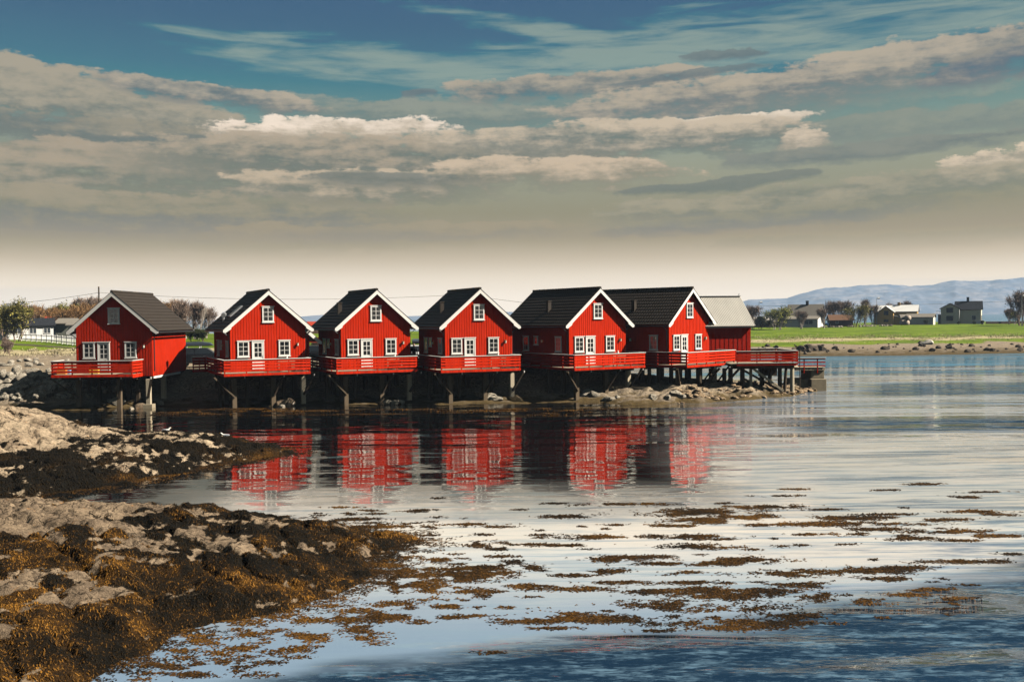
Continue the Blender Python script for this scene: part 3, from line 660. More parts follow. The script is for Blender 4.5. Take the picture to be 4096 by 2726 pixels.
# ------------------------------------------------------------------ boathouse with tin roof
def tinroof():
    m = mat('corrugated_tin', (.50, .47, .41), .55, .4, .25, var=.25, vscale=1.2, grain=(1, .3, .3)); return m
bx, by = PX(3003, 76.0), 76.0
bh = empty('boathouse', (bx, by, 0), R(7)); tag(bh, 'red boathouse with a grey corrugated tin roof at the right end of the cabins', 'boathouse')
BL, BW = 8.2, 6.2
w = MB(); w.prismx([(0, DECK - .1), (BW, DECK - .1), (BW, 5.35), (BW / 2, 7.45), (0, 5.35)], -BL, 0)
board_wall(w, -BL, 0, 0, DECK - .08, lambda x: 5.3, .36, .28, .025)
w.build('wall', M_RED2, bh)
r = MB(); e = .38
n = 64; xs = np.linspace(-BL - .2, .28, n * 2 + 1)
for s in (0, 1):
    for k in range(len(xs) - 1):
        za, zb = (.028 if k % 2 else 0), (0 if k % 2 else .028)
        ya, yb = (-e, BW / 2) if s == 0 else (BW + e, BW / 2)
        zl = 5.42 - e * 2.1 / 3.1; zr_ = 7.58
        r.quad((xs[k], ya, zl + za), (xs[k + 1], ya, zl + zb), (xs[k + 1], yb, zr_ + zb), (xs[k], yb, zr_ + za))
ro = r.build('roof', tinroof(), bh)
rr = MB(); rr.bar((-BL - .2, BW / 2 - .12, 7.56), (.28, BW / 2 - .12, 7.56), .3, .03); rr.bar((.2, BW / 2, 7.58), (.2, BW / 2, 7.75), .05); rr.build('ridge_cap', M_STEEL, ro)
fb = MB(); fb.bar((-BL - .15, -e + .03, 5.42 - e * .68 - .07), (.25, -e + .03, 5.42 - e * .68 - .07), .04, .1); fb.bar((.24, -e, 5.42 - e * .68 - .05), (.24, BW / 2, 7.5), .04, .12); fb.build('fascia', M_DARK, bh)

# ------------------------------------------------------------------ decks on stilts
def rail_run(root, a, b, zt=3.37, zb=2.25, m=None, inward=1, solid=False, fascia_drop=0.0, name='railing', nb=4):
    """slatted railing from a to b (local xy); inward is the side that carries the posts"""
    m = m or M_RED; a = Vector((a[0], a[1], 0)); b = Vector((b[0], b[1], 0)); d = (b - a); L = d.length; d.normalize(); n = Vector((-d.y, d.x, 0)) * inward
    mb = MB(); z = zt - .045
    gap = .068
    pitch = (zt - .03 - (DECK + .07)) / nb
    for i in range(nb):
        z1 = zt - .035 - i * pitch; z0 = z1 - (pitch - gap)
        mb.bar(a + Vector((0, 0, (z0 + z1) / 2)), b + Vector((0, 0, (z0 + z1) / 2)), .028, z1 - z0)
    o = mb.build(name, m, root)
    fa = MB(); fa.bar(a + Vector((0, 0, (zb + DECK) / 2)) - n * .004, b + Vector((0, 0, (zb + DECK) / 2)) - n * .004, .036, DECK - zb); fa.build('fascia_board', m, o)
    cp = MB(); cp.bar(a + Vector((0, 0, zt - .012)) - d * .03, b + Vector((0, 0, zt - .012)) + d * .03, .14, .034); cp.build('cap_rail', M_WHITE, o)
    k = max(2, int(L / 1.25)); 
    for i in range(k + 1):
        p = a + d * (.06 + (L - .12) * i / k) + n * .055
        ps = MB(); ps.bar(p + Vector((0, 0, zb + .05)), p + Vector((0, 0, zt - .035)), .07, .07); ps.build('post', m, o)
    return o
def deckroot(i, c, label):
    hw = c.get('W_', 5.1) / 2; root = empty('timber_deck', (PX(c['px'], c['D']), c['D'], 0), -R(c['depth_az']))
    return tag(root, label, 'deck', 'slatted red decks on stilts'), hw
def floor_boards(root, x0, x1, y0, y1):
    fl = MB(); n = int((x1 - x0) / .14)
    for i in range(n):
        a = x0 + (x1 - x0) * i / n; fl.box(a, a + (x1 - x0) / n - .008, y0, y1, DECK - .035, DECK)
    o = fl.build('deck_floor', M_FLOOR, root)
    js = MB()
    y = y0 + .1
    while y < y1: js.box(x0 + .03, x1 - .03, y, y + .07, DECK - .2, DECK - .04); y += .62
    js.build('joists', M_WOOD, o); return o
def pile(root, x, y, zt, w=.3, m=None, lean=0, base=False):
    gx = root.location.x + x * math.cos(root.rotation_euler.z) - y * math.sin(root.rotation_euler.z)
    gy = root.location.y + x * math.sin(root.rotation_euler.z) + y * math.cos(root.rotation_euler.z)
    zb = gz(gx, gy) - .35
    p = MB(); p.bar((x + lean, y, zb), (x, y, zt), w, w); p.build('pile', m or M_WOOD, root, bevel=.015)
    if base:
        q = MB(); q.box(x - .34, x + .34, y - .34, y + .34, zb - .2, max(.28, zb + .55)); q.build('concrete_base', M_CONC, root, bevel=.03)
    return zb
DX = [(-3.55, 1.9), (-3.4, 2.45), (-3.5, 2.36), (-3.58, 2.38), (-3.55, 2.8), (-3.15, 3.15)]
DLBL = ['deck of the leftmost cabin, in shade but for its sunlit right end', 'deck in front of the cabin with the skylight', 'deck in front of the third cabin from the left',
        'deck in front of the fourth cabin from the left', 'deck in front of the fifth cabin, with a long dark railing down its left side', 'deck in front of the cabin at the right end of the row']
for i, (c, (xl, xr), lb) in enumerate(zip(CABS, DX, DLBL)):
    root, hw = deckroot(i, c, lb); L = c['L']; fd = -2.0
    floor_boards(root, xl + .03, xr - .03, fd + .03, -.05)
    rail_run(root, (xl, fd), (xr, fd), inward=1)
    if i == 0:
        rail_run(root, (xr, fd + .03), (xr + .04, -.1), inward=1, zb=2.18)
        rail_run(root, (xl, fd + .03), (xl, -.05), inward=-1); pass
    else:
        sl_ = min(L, [0, 6.5, 6.0, 6.4, 8.0, 8.4][i])
        floor_boards(root, xl + .03, -hw - .06, -.049, sl_)
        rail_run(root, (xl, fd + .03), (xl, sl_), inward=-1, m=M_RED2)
        rail_run(root, (xr, fd + .03), (xr, -.2), inward=1)
        # brackets where the walkway carries on towards the neighbour
        ex = [0, 1.0, 2.6, 2.6, 0, 0][i]
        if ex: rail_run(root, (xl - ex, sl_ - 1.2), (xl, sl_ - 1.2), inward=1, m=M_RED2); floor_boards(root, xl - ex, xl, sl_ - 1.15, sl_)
    # carrying beams, piles and struts
    for a_, b_ in (((xl + .2, -.75, DECK - .31), (xr - .1, -.75, DECK - .31)), ((-hw, 2.6, DECK - .35), (hw, 2.6, DECK - .35)), ((-hw, L - .5, DECK - .35), (hw, L - .5, DECK - .35))):
        bm_ = MB(); bm_.bar(a_, b_, .2, .2); bm_.build('beam', M_WOOD, root)
    xs_ = [-hw + .05, .12, hw - .35] if i else [-hw + .4, .55, hw - .05]
    for j, x in enumerate(xs_):
        zb = pile(root, x, -.75, DECK - .41, base=(i == 0 and j == 2), m=M_PALEWOOD if j == 2 else M_POST)  # sunlit and shaded piles painted apart by paler and darker timber
        st = MB(); st.bar((x, -.9, .75), (x + (.55 if j else -1.5), fd + .25, DECK - .22), .15, .12); st.build('strut', M_WOOD, root)
        pp = MB(); pp.box(x + .5, x + .56, fd + .15, fd + .21, DECK - .34, DECK - .2); pp.build('bolt_end', M_WHITE, root)
    for x, y in ((-hw + 1.2, .7), (1.25, .9), (-hw + .3, 1.2)): pile(root, x, y, DECK - .3, .24)
    for y in (2.6, L - .5):
        for x in (-hw + .1, 0, hw - .15): pile(root, x, y, DECK - .46)
    pile(root, xl + .3, 1.6, DECK - .2, .22)
    if i == 0:
        jb = MB(); jb.bar((hw + .03, .05, DECK - .34), (hw + .03, L - 1.6, DECK - .34), .06, .14); jb.build('sill_beam', M_WHITE, root)
        pile(root, hw - .12, 2.6, DECK - .4, .32, M_PALEWOOD)
    # dark plank bulkhead at the back below the cabin
    bk = MB(); bk.box(-hw, hw, L - .15, L - .05, -.2, DECK - .26); bk.build('back_wall', M_WOOD, root)

# the long deck in front of the boathouse and the open pier beyond it
c6 = CABS[5]
dk = empty('pier_deck', (PX(2946, 71.9), 71.9, 0), R(.4)); tag(dk, 'long slatted red deck before the boathouse, on dark piles over the point', 'deck')
LW = PX(3190, 71.9) - PX(2946, 71.9)
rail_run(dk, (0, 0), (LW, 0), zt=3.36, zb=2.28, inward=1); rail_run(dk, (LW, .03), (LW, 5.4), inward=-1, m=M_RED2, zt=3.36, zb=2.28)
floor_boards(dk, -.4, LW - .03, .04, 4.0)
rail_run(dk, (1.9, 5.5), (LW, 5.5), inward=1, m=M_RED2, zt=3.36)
edge = MB(); edge.bar((0, -.03, 2.47), (LW, -.03, 2.47), .05, .05); edge.build('edge_strip', M_GREYW, dk)
ub = MB(); ub.bar((-.3, .5, DECK - .3), (LW - .1, .5, DECK - .3), .2, .2); ub.build('beam', M_WOOD, dk)
for x, y, w_, mm in ((-2.6, .8, .3, 0), (-1.6, 1.6, .26, 0), (-.55, 1.6, .3, 0), (.1, 2.4, .34, 0), (.62, .8, .34, 0), (1.35, 1.2, .22, 1), (2.5, 2.4, .34, 0), (3.05, 2.2, .3, 0), (3.45, .9, .3, 0), (3.95, 1.0, .22, 0), (4.28, .6, .3, 1), (-1.1, 3.2, .3, 0), (-2.0, 3.4, .3, 0), (-3.1, 3.2, .3, 0)):
    gx, gy = dk.location.x + x, dk.location.y + y; zb = gz(gx, gy) - .5
    p = MB(); p.tube([(x - (.18 if x == 3.95 else 0), y, zb), (x, y, DECK - .4)], [w_ * .56, w_ * .5], 10); p.build('pile', M_PALEWOOD if mm else M_WOOD, dk, smooth=False)
for a, b, mm in (((.7, 1.4, 1.95), (3.9, .9, .1), 0), ((.7, 1.5, 1.3), (3.3, 1.0, .05), 0), ((1.2, .55, 2.15), (3.6, .5, .35), 1), ((-2.6, .9, .5), (-1.2, .2, 2.1), 0), ((-1.0, .9, .5), (.3, .2, 2.1), 0)):
    s_ = MB(); s_.bar(a, b, .12, .17); s_.build('strut', M_PALEWOOD if mm else M_WOOD, dk)
plk = MB(); plk.box(2.35, 3.75, 2.7, 2.9, 1.35, DECK - .2); plk.build('plank_panel', M_WOOD, dk)

pr = empty('concrete_pier', (PX(3196, 76.5), 76.5, 0)); tag(pr, 'concrete block pier with open red railing at the far right of the deck', 'pier')
s_ = MB(); s_.box(-.2, 2.06, .0, 3.2, 1.62, 1.86); so = s_.build('slab', M_PALEWOOD, pr)
hl = MB()
for x in (.05, .4, .78, 1.1, 1.5, 1.78): hl.tube([(x, -.006, 1.72), (x, .05, 1.72)], .055, 8)
hl.build('slab_openings', M_DARK, so)
b1 = MB(); b1.box(.95, 2.02, .1, 2.8, .95, 1.618); b1.build('upper_block', M_CONC, pr, bevel=.03)
b2 = MB(); b2.box(.85, 2.05, -.35, 2.8, -.5, .948); b2.box(-.25, .845, .25, 2.6, -.5, .9); b2.build('lower_block', M_CONC, pr, bevel=.03)
rl = MB()
for z in (2.52, 2.25, 1.98): rl.bar((-.1, -.05, z), (2.06, -.05, z), .03, .1)
ro_ = rl.build('railing', M_RED, pr)
cp = MB(); cp.bar((-.12, -.05, 2.6), (2.1, -.05, 2.6), .13, .04); cp.build('cap_rail', M_WHITE, ro_)
for x in (.4, 1.45):
    ps = MB(); ps.bar((x, -.0, 1.4), (x, -.0, 2.57), .09, .07); ps.build('post', M_RED, ro_)
pl = MB(); pl.tube([(0, 0, -.4), (0, 0, 3.25)], .035, 6); tag(pl.build('mooring_pole', M_WOOD, None, (PX(3199, 75.8), 75.8, 0)), 'thin wooden mooring pole where the deck meets the concrete pier', 'pole')

# ================================================================== ROCK OUTCROPS IN THE FOREGROUND
def polydist(X, Y, poly):
    P = np.array(poly, float); Q = np.roll(P, -1, 0); d = np.full(X.shape, 1e9); ins = np.zeros(X.shape, bool)
    for (ax, ay), (bx_, by_) in zip(P, Q):
        dx, dy = bx_ - ax, by_ - ay; t = np.clip(((X - ax) * dx + (Y - ay) * dy) / (dx * dx + dy * dy), 0, 1)
        d = np.minimum(d, np.hypot(X - ax - t * dx, Y - ay - t * dy))
        c = ((ay > Y) != (by_ > Y)) & (X < (bx_ - ax) * (Y - ay) / (by_ - ay + 1e-12) + ax); ins ^= c
    return np.where(ins, d, -d)
def rockh(X, Y, poly, crest, seed):
    d = polydist(X + fbm(X * .7, Y * .7, 3, seed) * 1.6, Y + fbm(X * .7, Y * .7, 3, seed + 7) * 1.6, poly)
    z = np.where(d > 0, crest(X, Y) * (1 - np.exp(-np.maximum(d, 0) / 1.35)), d * .5)
    # strata tilted down to the right, with joints between slabs
    s = (X * .55 + Y * .85) + fbm(X * .5, Y * .5, 3, seed + 2) * 2.2
    slab = np.abs(((s * .75) % 1.0) - .5) * 2
    led = sstep(slab, .0, .35)
    z = z + (led - .8) * .16 * sstep(d, 0, .8) + fbm(X * .8, Y * .8, 5, seed + 4, .5) * .46 * sstep(d, -.3, 1.2) + fbm(X * 3.2, Y * 3.2, 5, seed + 5, .68) * .27
    lump = np.abs(fbm(X * 1.6, Y * 1.6, 3, seed + 11)) * 2
    z = z + (lump - .3) * .07 * sstep(d, 0, .7)
    return z, d
def weedmask(X, Y, Z, d, lo, hi, seed):
    diag = fbm((X * .55 - Y * .9) * 1.0, (X + Y) * .33, 4, seed + 20)
    n = fbm(X * 1.2, Y * 1.2, 5, seed + 21, .6)
    pale = sstep(X, -7.5, -11.5) * sstep(Y, 20.5, 25) if seed == 3 else sstep(X, -15.5, -19) * sstep(Y, 38, 42)
    m = sstep(Z, hi, lo) * .5 + .55 + diag * 2.4 + n * 2.1 + fbm(X * 4, Y * 4, 3, seed + 23) * 1.6 - pale * .7 - .12 * sstep(Z, .3, .7)
    return np.clip(m, 0, 1)
def tone_n(X, Y, Z): return np.clip(.12 + .36 * np.maximum(sstep(Z, .34, .10), sstep(Y + X * .25, 21.6, 18.6)) + 2.2 * fbm(X * 1.1, Y * 1.1, 5, 31, .62), 0, 1)
def tone_m(X, Y, Z): return np.clip(.10 + .25 * sstep(Z, .3, .1) + 1.6 * fbm(X * .8, Y * .8, 4, 31), 0, 1)
def outcrop(name, poly, crest, box, step, seed, lo, hi, label, tonefn, rm=None):
    xs = np.arange(box[0], box[1], step); ys = np.arange(box[2], box[3], step); X, Y = np.meshgrid(xs, ys)
    Z, d = rockh(X, Y, poly, crest, seed); Wd = weedmask(X, Y, Z, d, lo, hi, seed)
    Z2 = Z + Wd * .05
    keep = (Z2 > -.35)
    Fc = gridfaces(len(ys), len(xs)); k = keep.ravel(); Fc = Fc[k[Fc].any(1)]
    used = np.unique(Fc); mp = np.zeros(X.size, int); mp[used] = np.arange(len(used))
    V = np.stack([X.ravel(), Y.ravel(), Z2.ravel()], 1)[used]
    me = npmesh(name, V, mp[Fc], rm or M_ROCK, {'weed': Wd.ravel()[used], 'tone': tonefn(X, Y, Z).ravel()[used]}, True)
    return tag(link(name, me), label, 'rock', 'bare rock outcrops by the near water')
POLY_N = [(-2.8, 26.1), (-3.4, 23.8), (-4.0, 21.6), (-5.3, 20.2), (-6.5, 19.2), (-6.8, 17.5), (-7.2, 16.0), (-7.0, 12.5), (-24, 12.5), (-24, 31), (-15, 30.4), (-10, 29.2), (-6.5, 28.4), (-4, 27.2)]
def crest_n(X, Y): return .38 + .62 * sstep(X, -4.5, -11) * (.55 + .45 * sstep(Y, 17, 25)) + .10 * sstep(X, -2.5, -6)
POLY_M = [(-10.1, 43.7), (-12.1, 41.0), (-13.4, 38.7), (-14.8, 35.2), (-16.8, 33.5), (-20, 32.2), (-38, 31), (-38, 49), (-23, 48.5), (-17.5, 47.3), (-13.4, 47.2), (-11, 45.4)]
def crest_m(X, Y): return .42 + .5 * sstep(X, -10.5, -15.5) * (.35 + .65 * sstep(Y, 34, 43)) + 1.35 * sstep(X, -16.5, -24) * sstep(Y, 35, 44)
outcrop('rock_outcrop', POLY_N, crest_n, (-19, -1, 12.5, 31), .055, 3, .42, .95, 'near rock outcrop in the lower left corner, orange weed along its water edge', tone_n)
outcrop('rock_outcrop', POLY_M, crest_m, (-31, -8.5, 31, 50), .085, 9, .5, 1.25, 'second rock outcrop further out, pale crest at left, tapering towards the cabins', tone_m, M_ROCKP)

def blades(X, Y, Z, length, width, tone, droop, seed, up=.5):
    """two-segment leaf strips; arrays"""
    g = np.random.default_rng(seed); n = len(X); a = g.random(n) * 2 * math.pi
    dx, dy = np.cos(a), np.sin(a); wx_, wy_ = -dy * width / 2, dx * width / 2
    l = length * (.6 + .8 * g.random(n)); h = l * up * (.3 + g.random(n))
    b = np.stack([X, Y, Z], 1); m_ = b + np.stack([dx * l * .45, dy * l * .45, h], 1); t = b + np.stack([dx * l, dy * l, h * (1 - droop)], 1)
    w = np.stack([wx_, wy_, np.zeros(n)], 1)
    V = np.stack([b - w, b + w, m_ - w * 1.2, m_ + w * 1.2, t - w * .5, t + w * .5], 1).reshape(-1, 3)
    i = np.arange(n)[:, None] * 6; Fc = np.concatenate([i + np.array([[0, 1, 3, 2]]), i + np.array([[2, 3, 5, 4]])], 0)
    return V, Fc, np.repeat(tone, 6)
def weed_on(name, poly, crest, box, n, seed, lo, hi, length, width, label, tonefn):
    g = np.random.default_rng(seed + 50); X = g.uniform(box[0], box[1], n); Y = g.uniform(box[2], box[3], n)
    Z, d = rockh(X, Y, poly, crest, seed); Wd = weedmask(X, Y, Z, d, lo, hi, seed)
    k = (Wd > .55) & (Z > -.08) & (g.random(n) < Wd); X, Y, Z = X[k], Y[k], Z[k]
    tone = tonefn(X, Y, Z, g)
    V, Fc, t = blades(X, Y, Z + .01, length, width, tone, 1.2, seed, .5)
    return tag(link(name, npmesh(name, V, Fc, M_WEED, {'tone': t})), label, 'seaweed', None, 'stuff')
weed_on('rockweed', POLY_N, crest_n, (-15, -1.8, 13, 30), 520000, 3, .42, .95, .065, .018, 'brown and orange rockweed draped over the near rocks',
        lambda X, Y, Z, g: np.clip(tone_n(X, Y, Z) + (g.random(len(X)) - .5) * .7, 0, 1))
weed_on('rockweed', POLY_M, crest_m, (-26, -9, 32, 48), 200000, 9, .5, 1.25, .10, .03, 'dark brown weed on the further rocks',
        lambda X, Y, Z, g: np.clip(.12 - .3 * sstep(Z, .1, .6) + 1.6 * fbm(X * .8, Y * .8, 4, 31) + (g.random(len(X)) - .5) * .4, 0, 1))

# ------------------------------------------------------------------ floating kelp
g = np.random.default_rng(21); KX, KY, KT = [], [], []
def patch(px, py, wpx, hpx, dens=1.0, tone=.4):
    x0, y0 = W(px, py); s = F / y0; hw = wpx / s / 2; hy = abs(W(px, py - hpx / 2)[1] - W(px, py + hpx / 2)[1]) / 2
    n = int(min(9000, hw * hy * 4 * 520 * dens) + 30); a = g.normal(0, .5, n); b = g.normal(0, .5, n)
    x = x0 + a * hw; y = y0 + b * hy
    k = fbm(x * 1.9, y * 3.2, 5, 77, .65) + .14 - .17 * np.hypot(a, b) + (g.random(n) - .5) * .12 > 0
    KX.append(x[k]); KY.append(y[k]); KT.append(np.full(k.sum(), tone) + .7 * fbm(x[k] * .7, y[k] * .7, 3, 81))
spec = [(2780,2052,520,32),(2960,2070,360,26),(2820,2085,300,30),(2500,2020,380,14),(2270,2068,240,16),(3060,2030,360,16),(3400,2075,300,22),(3330,2098,420,22),(3650,2098,300,14),(3500,2120,300,14),
        (2700,2105,260,14),(3100,2100,300,10),(3920,2048,260,16),(3980,2062,180,12),(3800,2082,240,14),(3820,2130,420,22),(4010,2148,300,18),(3630,2158,260,18),(3400,2140,240,12),
        (2380,2150,300,20),(2720,2148,400,20),(2850,2160,200,10),(2780,2190,280,24),(2450,2240,260,34),(2600,2230,200,16),(2960,2245,420,30),(2850,2260,300,20),(2640,2258,220,14),
        (3130,2300,460,34),(3300,2298,300,24),(3480,2290,380,36),(3620,2275,240,16),(3890,2250,420,18),(3560,2320,260,20),(3230,2345,300,26),(2720,2295,180,20),(2290,2305,220,18),
        (2470,2335,300,22),(2760,2335,260,18),(2840,2365,400,44),(2940,2390,520,44),(2600,2372,260,30),(3060,2372,340,30),(3320,2390,300,30),(3420,2410,360,36),(2540,2420,320,34),(2700,2430,300,36),
        (2880,2440,560,34),(3150,2470,380,30),(2980,2500,420,40),(2700,2500,380,22),(2940,2520,460,24),(2600,2532,260,14),(3240,2500,300,20),(2330,2360,360,24),(2050,2435,220,16),(2250,2462,280,20),(2350,2480,560,34),
        (2150,2490,460,30),(2500,2490,420,26),(2200,2520,220,14),(1800,2475,160,20),(1880,2470,200,16),(1950,2620,110,12),(1830,2440,200,20),(1900,2370,220,18),(2110,2350,260,14),
        (3750,2362,200,14),(3640,2385,180,14),(3840,2400,160,14),(3250,2140,300,12),(3550,2060,240,8),(3300,2040,160,8),(4060,2220,120,10),(3860,2165,200,10),(3150,1958,160,8),(3550,1962,120,6),(3700,1938,160,8),(3880,1990,160,12),(3950,1970,200,6),
        (3100,1985,240,8),(2440,2290,200,20),(2010,2200,180,10),(2100,2180,240,10),(2250,2185,260,12),(1880,2100,280,10),(1420,2080,260,14),(1380,2030,160,8),(1500,2110,300,14),(1950,2110,200,8)]
for s_ in spec: patch(*s_, dens=1.7, tone=.46)
for _ in range(150):     # orange-brown rafts trailing away from the near rocks
    t = g.random(); px = 560 + t * 1500 + g.normal(0, 120); py = 2650 - t * 420 + g.normal(0, 75) + 30
    if py > 2730 or py < 2130: continue
    patch(px, py, g.uniform(60, 240), g.uniform(10, 34), 1.0, .62 - .2 * t)
for _ in range(90): patch(g.uniform(1500, 3900), 1990 + 520 * g.random() ** .8, g.uniform(30, 130), g.uniform(5, 12), .8, .35)
for _ in range(60): patch(g.uniform(700, 1750), g.uniform(2040, 2170) , g.uniform(30, 120), g.uniform(4, 8), .7, .4)
for _ in range(46): patch(g.uniform(650, 2500), g.uniform(1634, 1660), g.uniform(60, 260), g.uniform(2, 4), .25, .5)
for _ in range(26): patch(g.uniform(1000, 1700), g.uniform(2230, 2330), g.uniform(60, 200), g.uniform(8, 20), 1.0, .5)
for poly, bb, nn, reach in ((POLY_N, (-12, -.5, 13.5, 29), 300000, 1.5), (POLY_M, (-20, -8.5, 31, 46), 120000, 1.2)):
    xx = g.uniform(bb[0], bb[1], nn); yy = g.uniform(bb[2], bb[3], nn); dd = -polydist(xx, yy, poly)
    k = (dd > -.5) & (g.random(nn) < np.exp(-np.maximum(dd, 0) / (reach * .35)) * .75) & (fbm(xx * 1.8, yy * 3.0, 5, 79, .65) + .16 - .16 * np.maximum(dd, 0) > 0) & (dd < 3)
    KX.append(xx[k]); KY.append(yy[k]); KT.append(np.full(k.sum(), .40) + .9 * fbm(xx[k] * .9, yy[k] * .9, 3, 80))
patch(1880, 2300, 330, 60, 2.2, .35); patch(1900, 2290, 220, 50, 2.2, .3)
KX = np.concatenate(KX); KY = np.concatenate(KY); KT = np.concatenate(KT)
tone = np.clip(KT + (g.random(len(KX)) - .5) * .5, 0, 1)
kl = np.clip(.085 + .0022 * (KY - 20), .07, .2)
V1, F1, T1 = blades(KX, KY, np.zeros(len(KX)) - .004, kl, kl * .3, tone, .5, 5, .20)
tag(link('floating_kelp', npmesh('floating_kelp', V1, F1, M_KELP, {'tone': T1})), 'rafts of brown kelp breaking the calm water surface', 'kelp', None, 'stuff')

# ================================================================== BOULDERS
def rockmesh(seed, m, sq=(1, .8, .7)):
    import bmesh
    bm = bmesh.new(); bmesh.ops.create_icosphere(bm, subdivisions=3, radius=1)
    g = np.random.default_rng(seed); planes = [(Vector(v).normalized(), .5 + .35 * g.random()) for v in g.normal(size=(8, 3))]
    for v in bm.verts:
        p = v.co.copy()
        for n, d in planes:
            k = p.dot(n)
            if k > d: p -= n * (k - d)
        p += Vector(g.normal(size=3)) * .012; v.co = Vector((p.x * sq[0], p.y * sq[1], p.z * sq[2]))
    me = bpy.data.meshes.new('boulder'); bm.to_mesh(me); bm.free(); me.materials.append(m); return me
RM = [rockmesh(i, M_BOULDER, (1, .75 + .2 * (i % 3), .62 + .12 * (i % 2))) for i in range(8)]
M_DKROCK = rockmat('dark_shore_stone', (.20, .16, .12), (.06, .05, .04), False, 1.2)
RMD = [rockmesh(20 + i, M_DKROCK, (1, .8, .7)) for i in range(4)]
def put_rock(px, D, s, label, group, meshes=RM, sink=.25, zoff=0, sz=1.0, name='boulder'):
    x = PX(px, D); i = random.randrange(len(meshes)); o = link(name, meshes[i], None, (x, D, gz(x, D) + s * (.5 - sink) + zoff), random.uniform(0, 6.28), (s, s * random.uniform(.8, 1.1), s * sz))
    o.rotation_euler.x = random.uniform(-.4, .4); return tag(o, label, 'rock', group)
cnt = 0
while cnt < 230:
    px = random.uniform(-150, 480); t = random.random(); D = 68.9 + 3.6 * t
    if px > 330 + 60 * t: 
        if random.random() < .6: continue
    s = random.choice([.2, .24, .28, .34, .42, .5, .26, .3]) * random.uniform(.85, 1.25)
    put_rock(px, D, s, 'angular grey boulder in the heap of riprap left of the cabins', 'riprap boulders below the gravel road', zoff=.02, sink=.15); cnt += 1
o = put_rock(64, 73.6, .62, 'upright pointed pinkish stone standing on the gravel above the riprap', None, [rockmesh(77, M_BOULDER, (.62, .6, 1.0))], sink=-.1, sz=1.1, name='standing_stone'); o.rotation_euler.x = 0
for _ in range(40): put_rock(random.uniform(-60, 330), random.uniform(86, 99), random.uniform(.16, .42), 'rock on the muddy flat behind the gravel road', 'rocks on the mud flat at left', name='flat_stone')
for _ in range(120):
    px = random.uniform(3010, 4250); D = random.choice([random.uniform(150, 160), random.uniform(144, 152), random.uniform(156, 170)])
    put_rock(px, D, random.choice([.16, .2, .24, .3, .36, .55]), 'dark rounded stone on the far tidal beach', 'dark stones on the far beach', RMD, name='beach_stone')
for px, s in ((3205, 1.0), (3235, 1.15), (3260, .9), (3282, 1.0)): put_rock(px, 152, s, 'large dark stone in the clump right of the boathouse on the far beach', 'clump of large dark beach stones', RMD, name='beach_stone')
M_PALEST = mat('white_quartz', (.75, .68, .58), .8, .2)
put_rock(3705, 166, 1.05, 'large white block lying on the far beach below the yellow house', None, [rockmesh(91, M_PALEST, (1.2, .8, .6))], name='white_block')
# sunlit rocks at the foot of the cabins and along the point
for (px, D, s) in ((560, 67.6, .55), (525, 67.2, .38), (590, 68.4, .3), (640, 69.0, .3), (632, 69.8, .25), (1140, 67.8, .62), (1125, 67.2, .35), (1165, 68.1, .3), (1545, 68.3, .35), (1575, 68.2, .42), (1600, 68.5, .3), (1920, 70.5, .6), (1945, 70, .45), (1975, 69.6, .4),
                   (1990, 69.4, .36), (1960, 70.3, .5), (2315, 70.9, .6), (2350, 70.6, .5), (2375, 70.2, .45), (2340, 70.4, .4), (2425, 68.6, .38), (2445, 68.2, .3), (2465, 68.5, .24), (2610, 67.4, .38), (2668, 67.5, .36), (2700, 68.3, .45), (2725, 68, .35)):
    put_rock(px, D, s, 'tan rock lying at the water edge under the stilts', 'tan rocks under the cabin decks', name='shore_rock', meshes=[rockmesh(200 + int(px), M_ROCK, (1.2, .9, .75))] if s > .5 else RM)
M_TAN = rockmat('tan_stone', (.68, .5, .32), (.34, .22, .12), False, 1.5)
RMT = [rockmesh(60 + i, M_TAN, (1.25, .9, .5)) for i in range(6)]
for _ in range(120):
    px = random.uniform(2690, 3270); t = random.random(); Dw = np.interp(px, [2690, 2960, 3150, 3260], [66.6, 68.9, 71.9, 75.8])
    put_rock(px, Dw + t * 3.6 * (1 if px < 3150 else .45), random.uniform(.1, .34), 'pale tan stone on the rocky point below the boathouse deck', 'stones strewn over the rocky point', RMT, name='point_stone')

# ================================================================== TREES
def bark(name, c): return mat(name, c, .9, .1, var=.3, vscale=2)
M_BARK = bark('bare_bark', (.30, .21, .15)); M_BARKP = bark('pale_bark', (.55, .47, .38)); M_TWIG = bark('twigs_brown', (.27, .165, .095)); M_TWIGP = bark('twigs_pale', (.36, .28, .22))
def leafm(name, a, b):
    m = bpy.data.materials.new(name); m.use_nodes = True; t = NT(m.node_tree); bs = t.n['Principled BSDF']
    at = t.node('ShaderNodeAttribute', attribute_name='tone').outputs['Fac']; t.put(bs.inputs['Base Color'], t.mix(at, a, b)); bs.inputs['Roughness'].default_value = .8; bs.inputs['Specular IOR Level'].default_value = .1; return m
L_BROWN = leafm('brown_buds', (.15, .075, .03, 1), (.50, .29, .12, 1)); L_OLIVE = leafm('olive_leaves', (.07, .07, .018, 1), (.38, .32, .08, 1)); L_YEL = leafm('fresh_leaves', (.13, .15, .02, 1), (.42, .40, .09, 1)); L_DARK = leafm('dark_leaves', (.02, .028, .01, 1), (.09, .1, .03, 1)); L_PALE = leafm('pale_twig_ends', (.20, .13, .09, 1), (.46, .36, .29, 1))
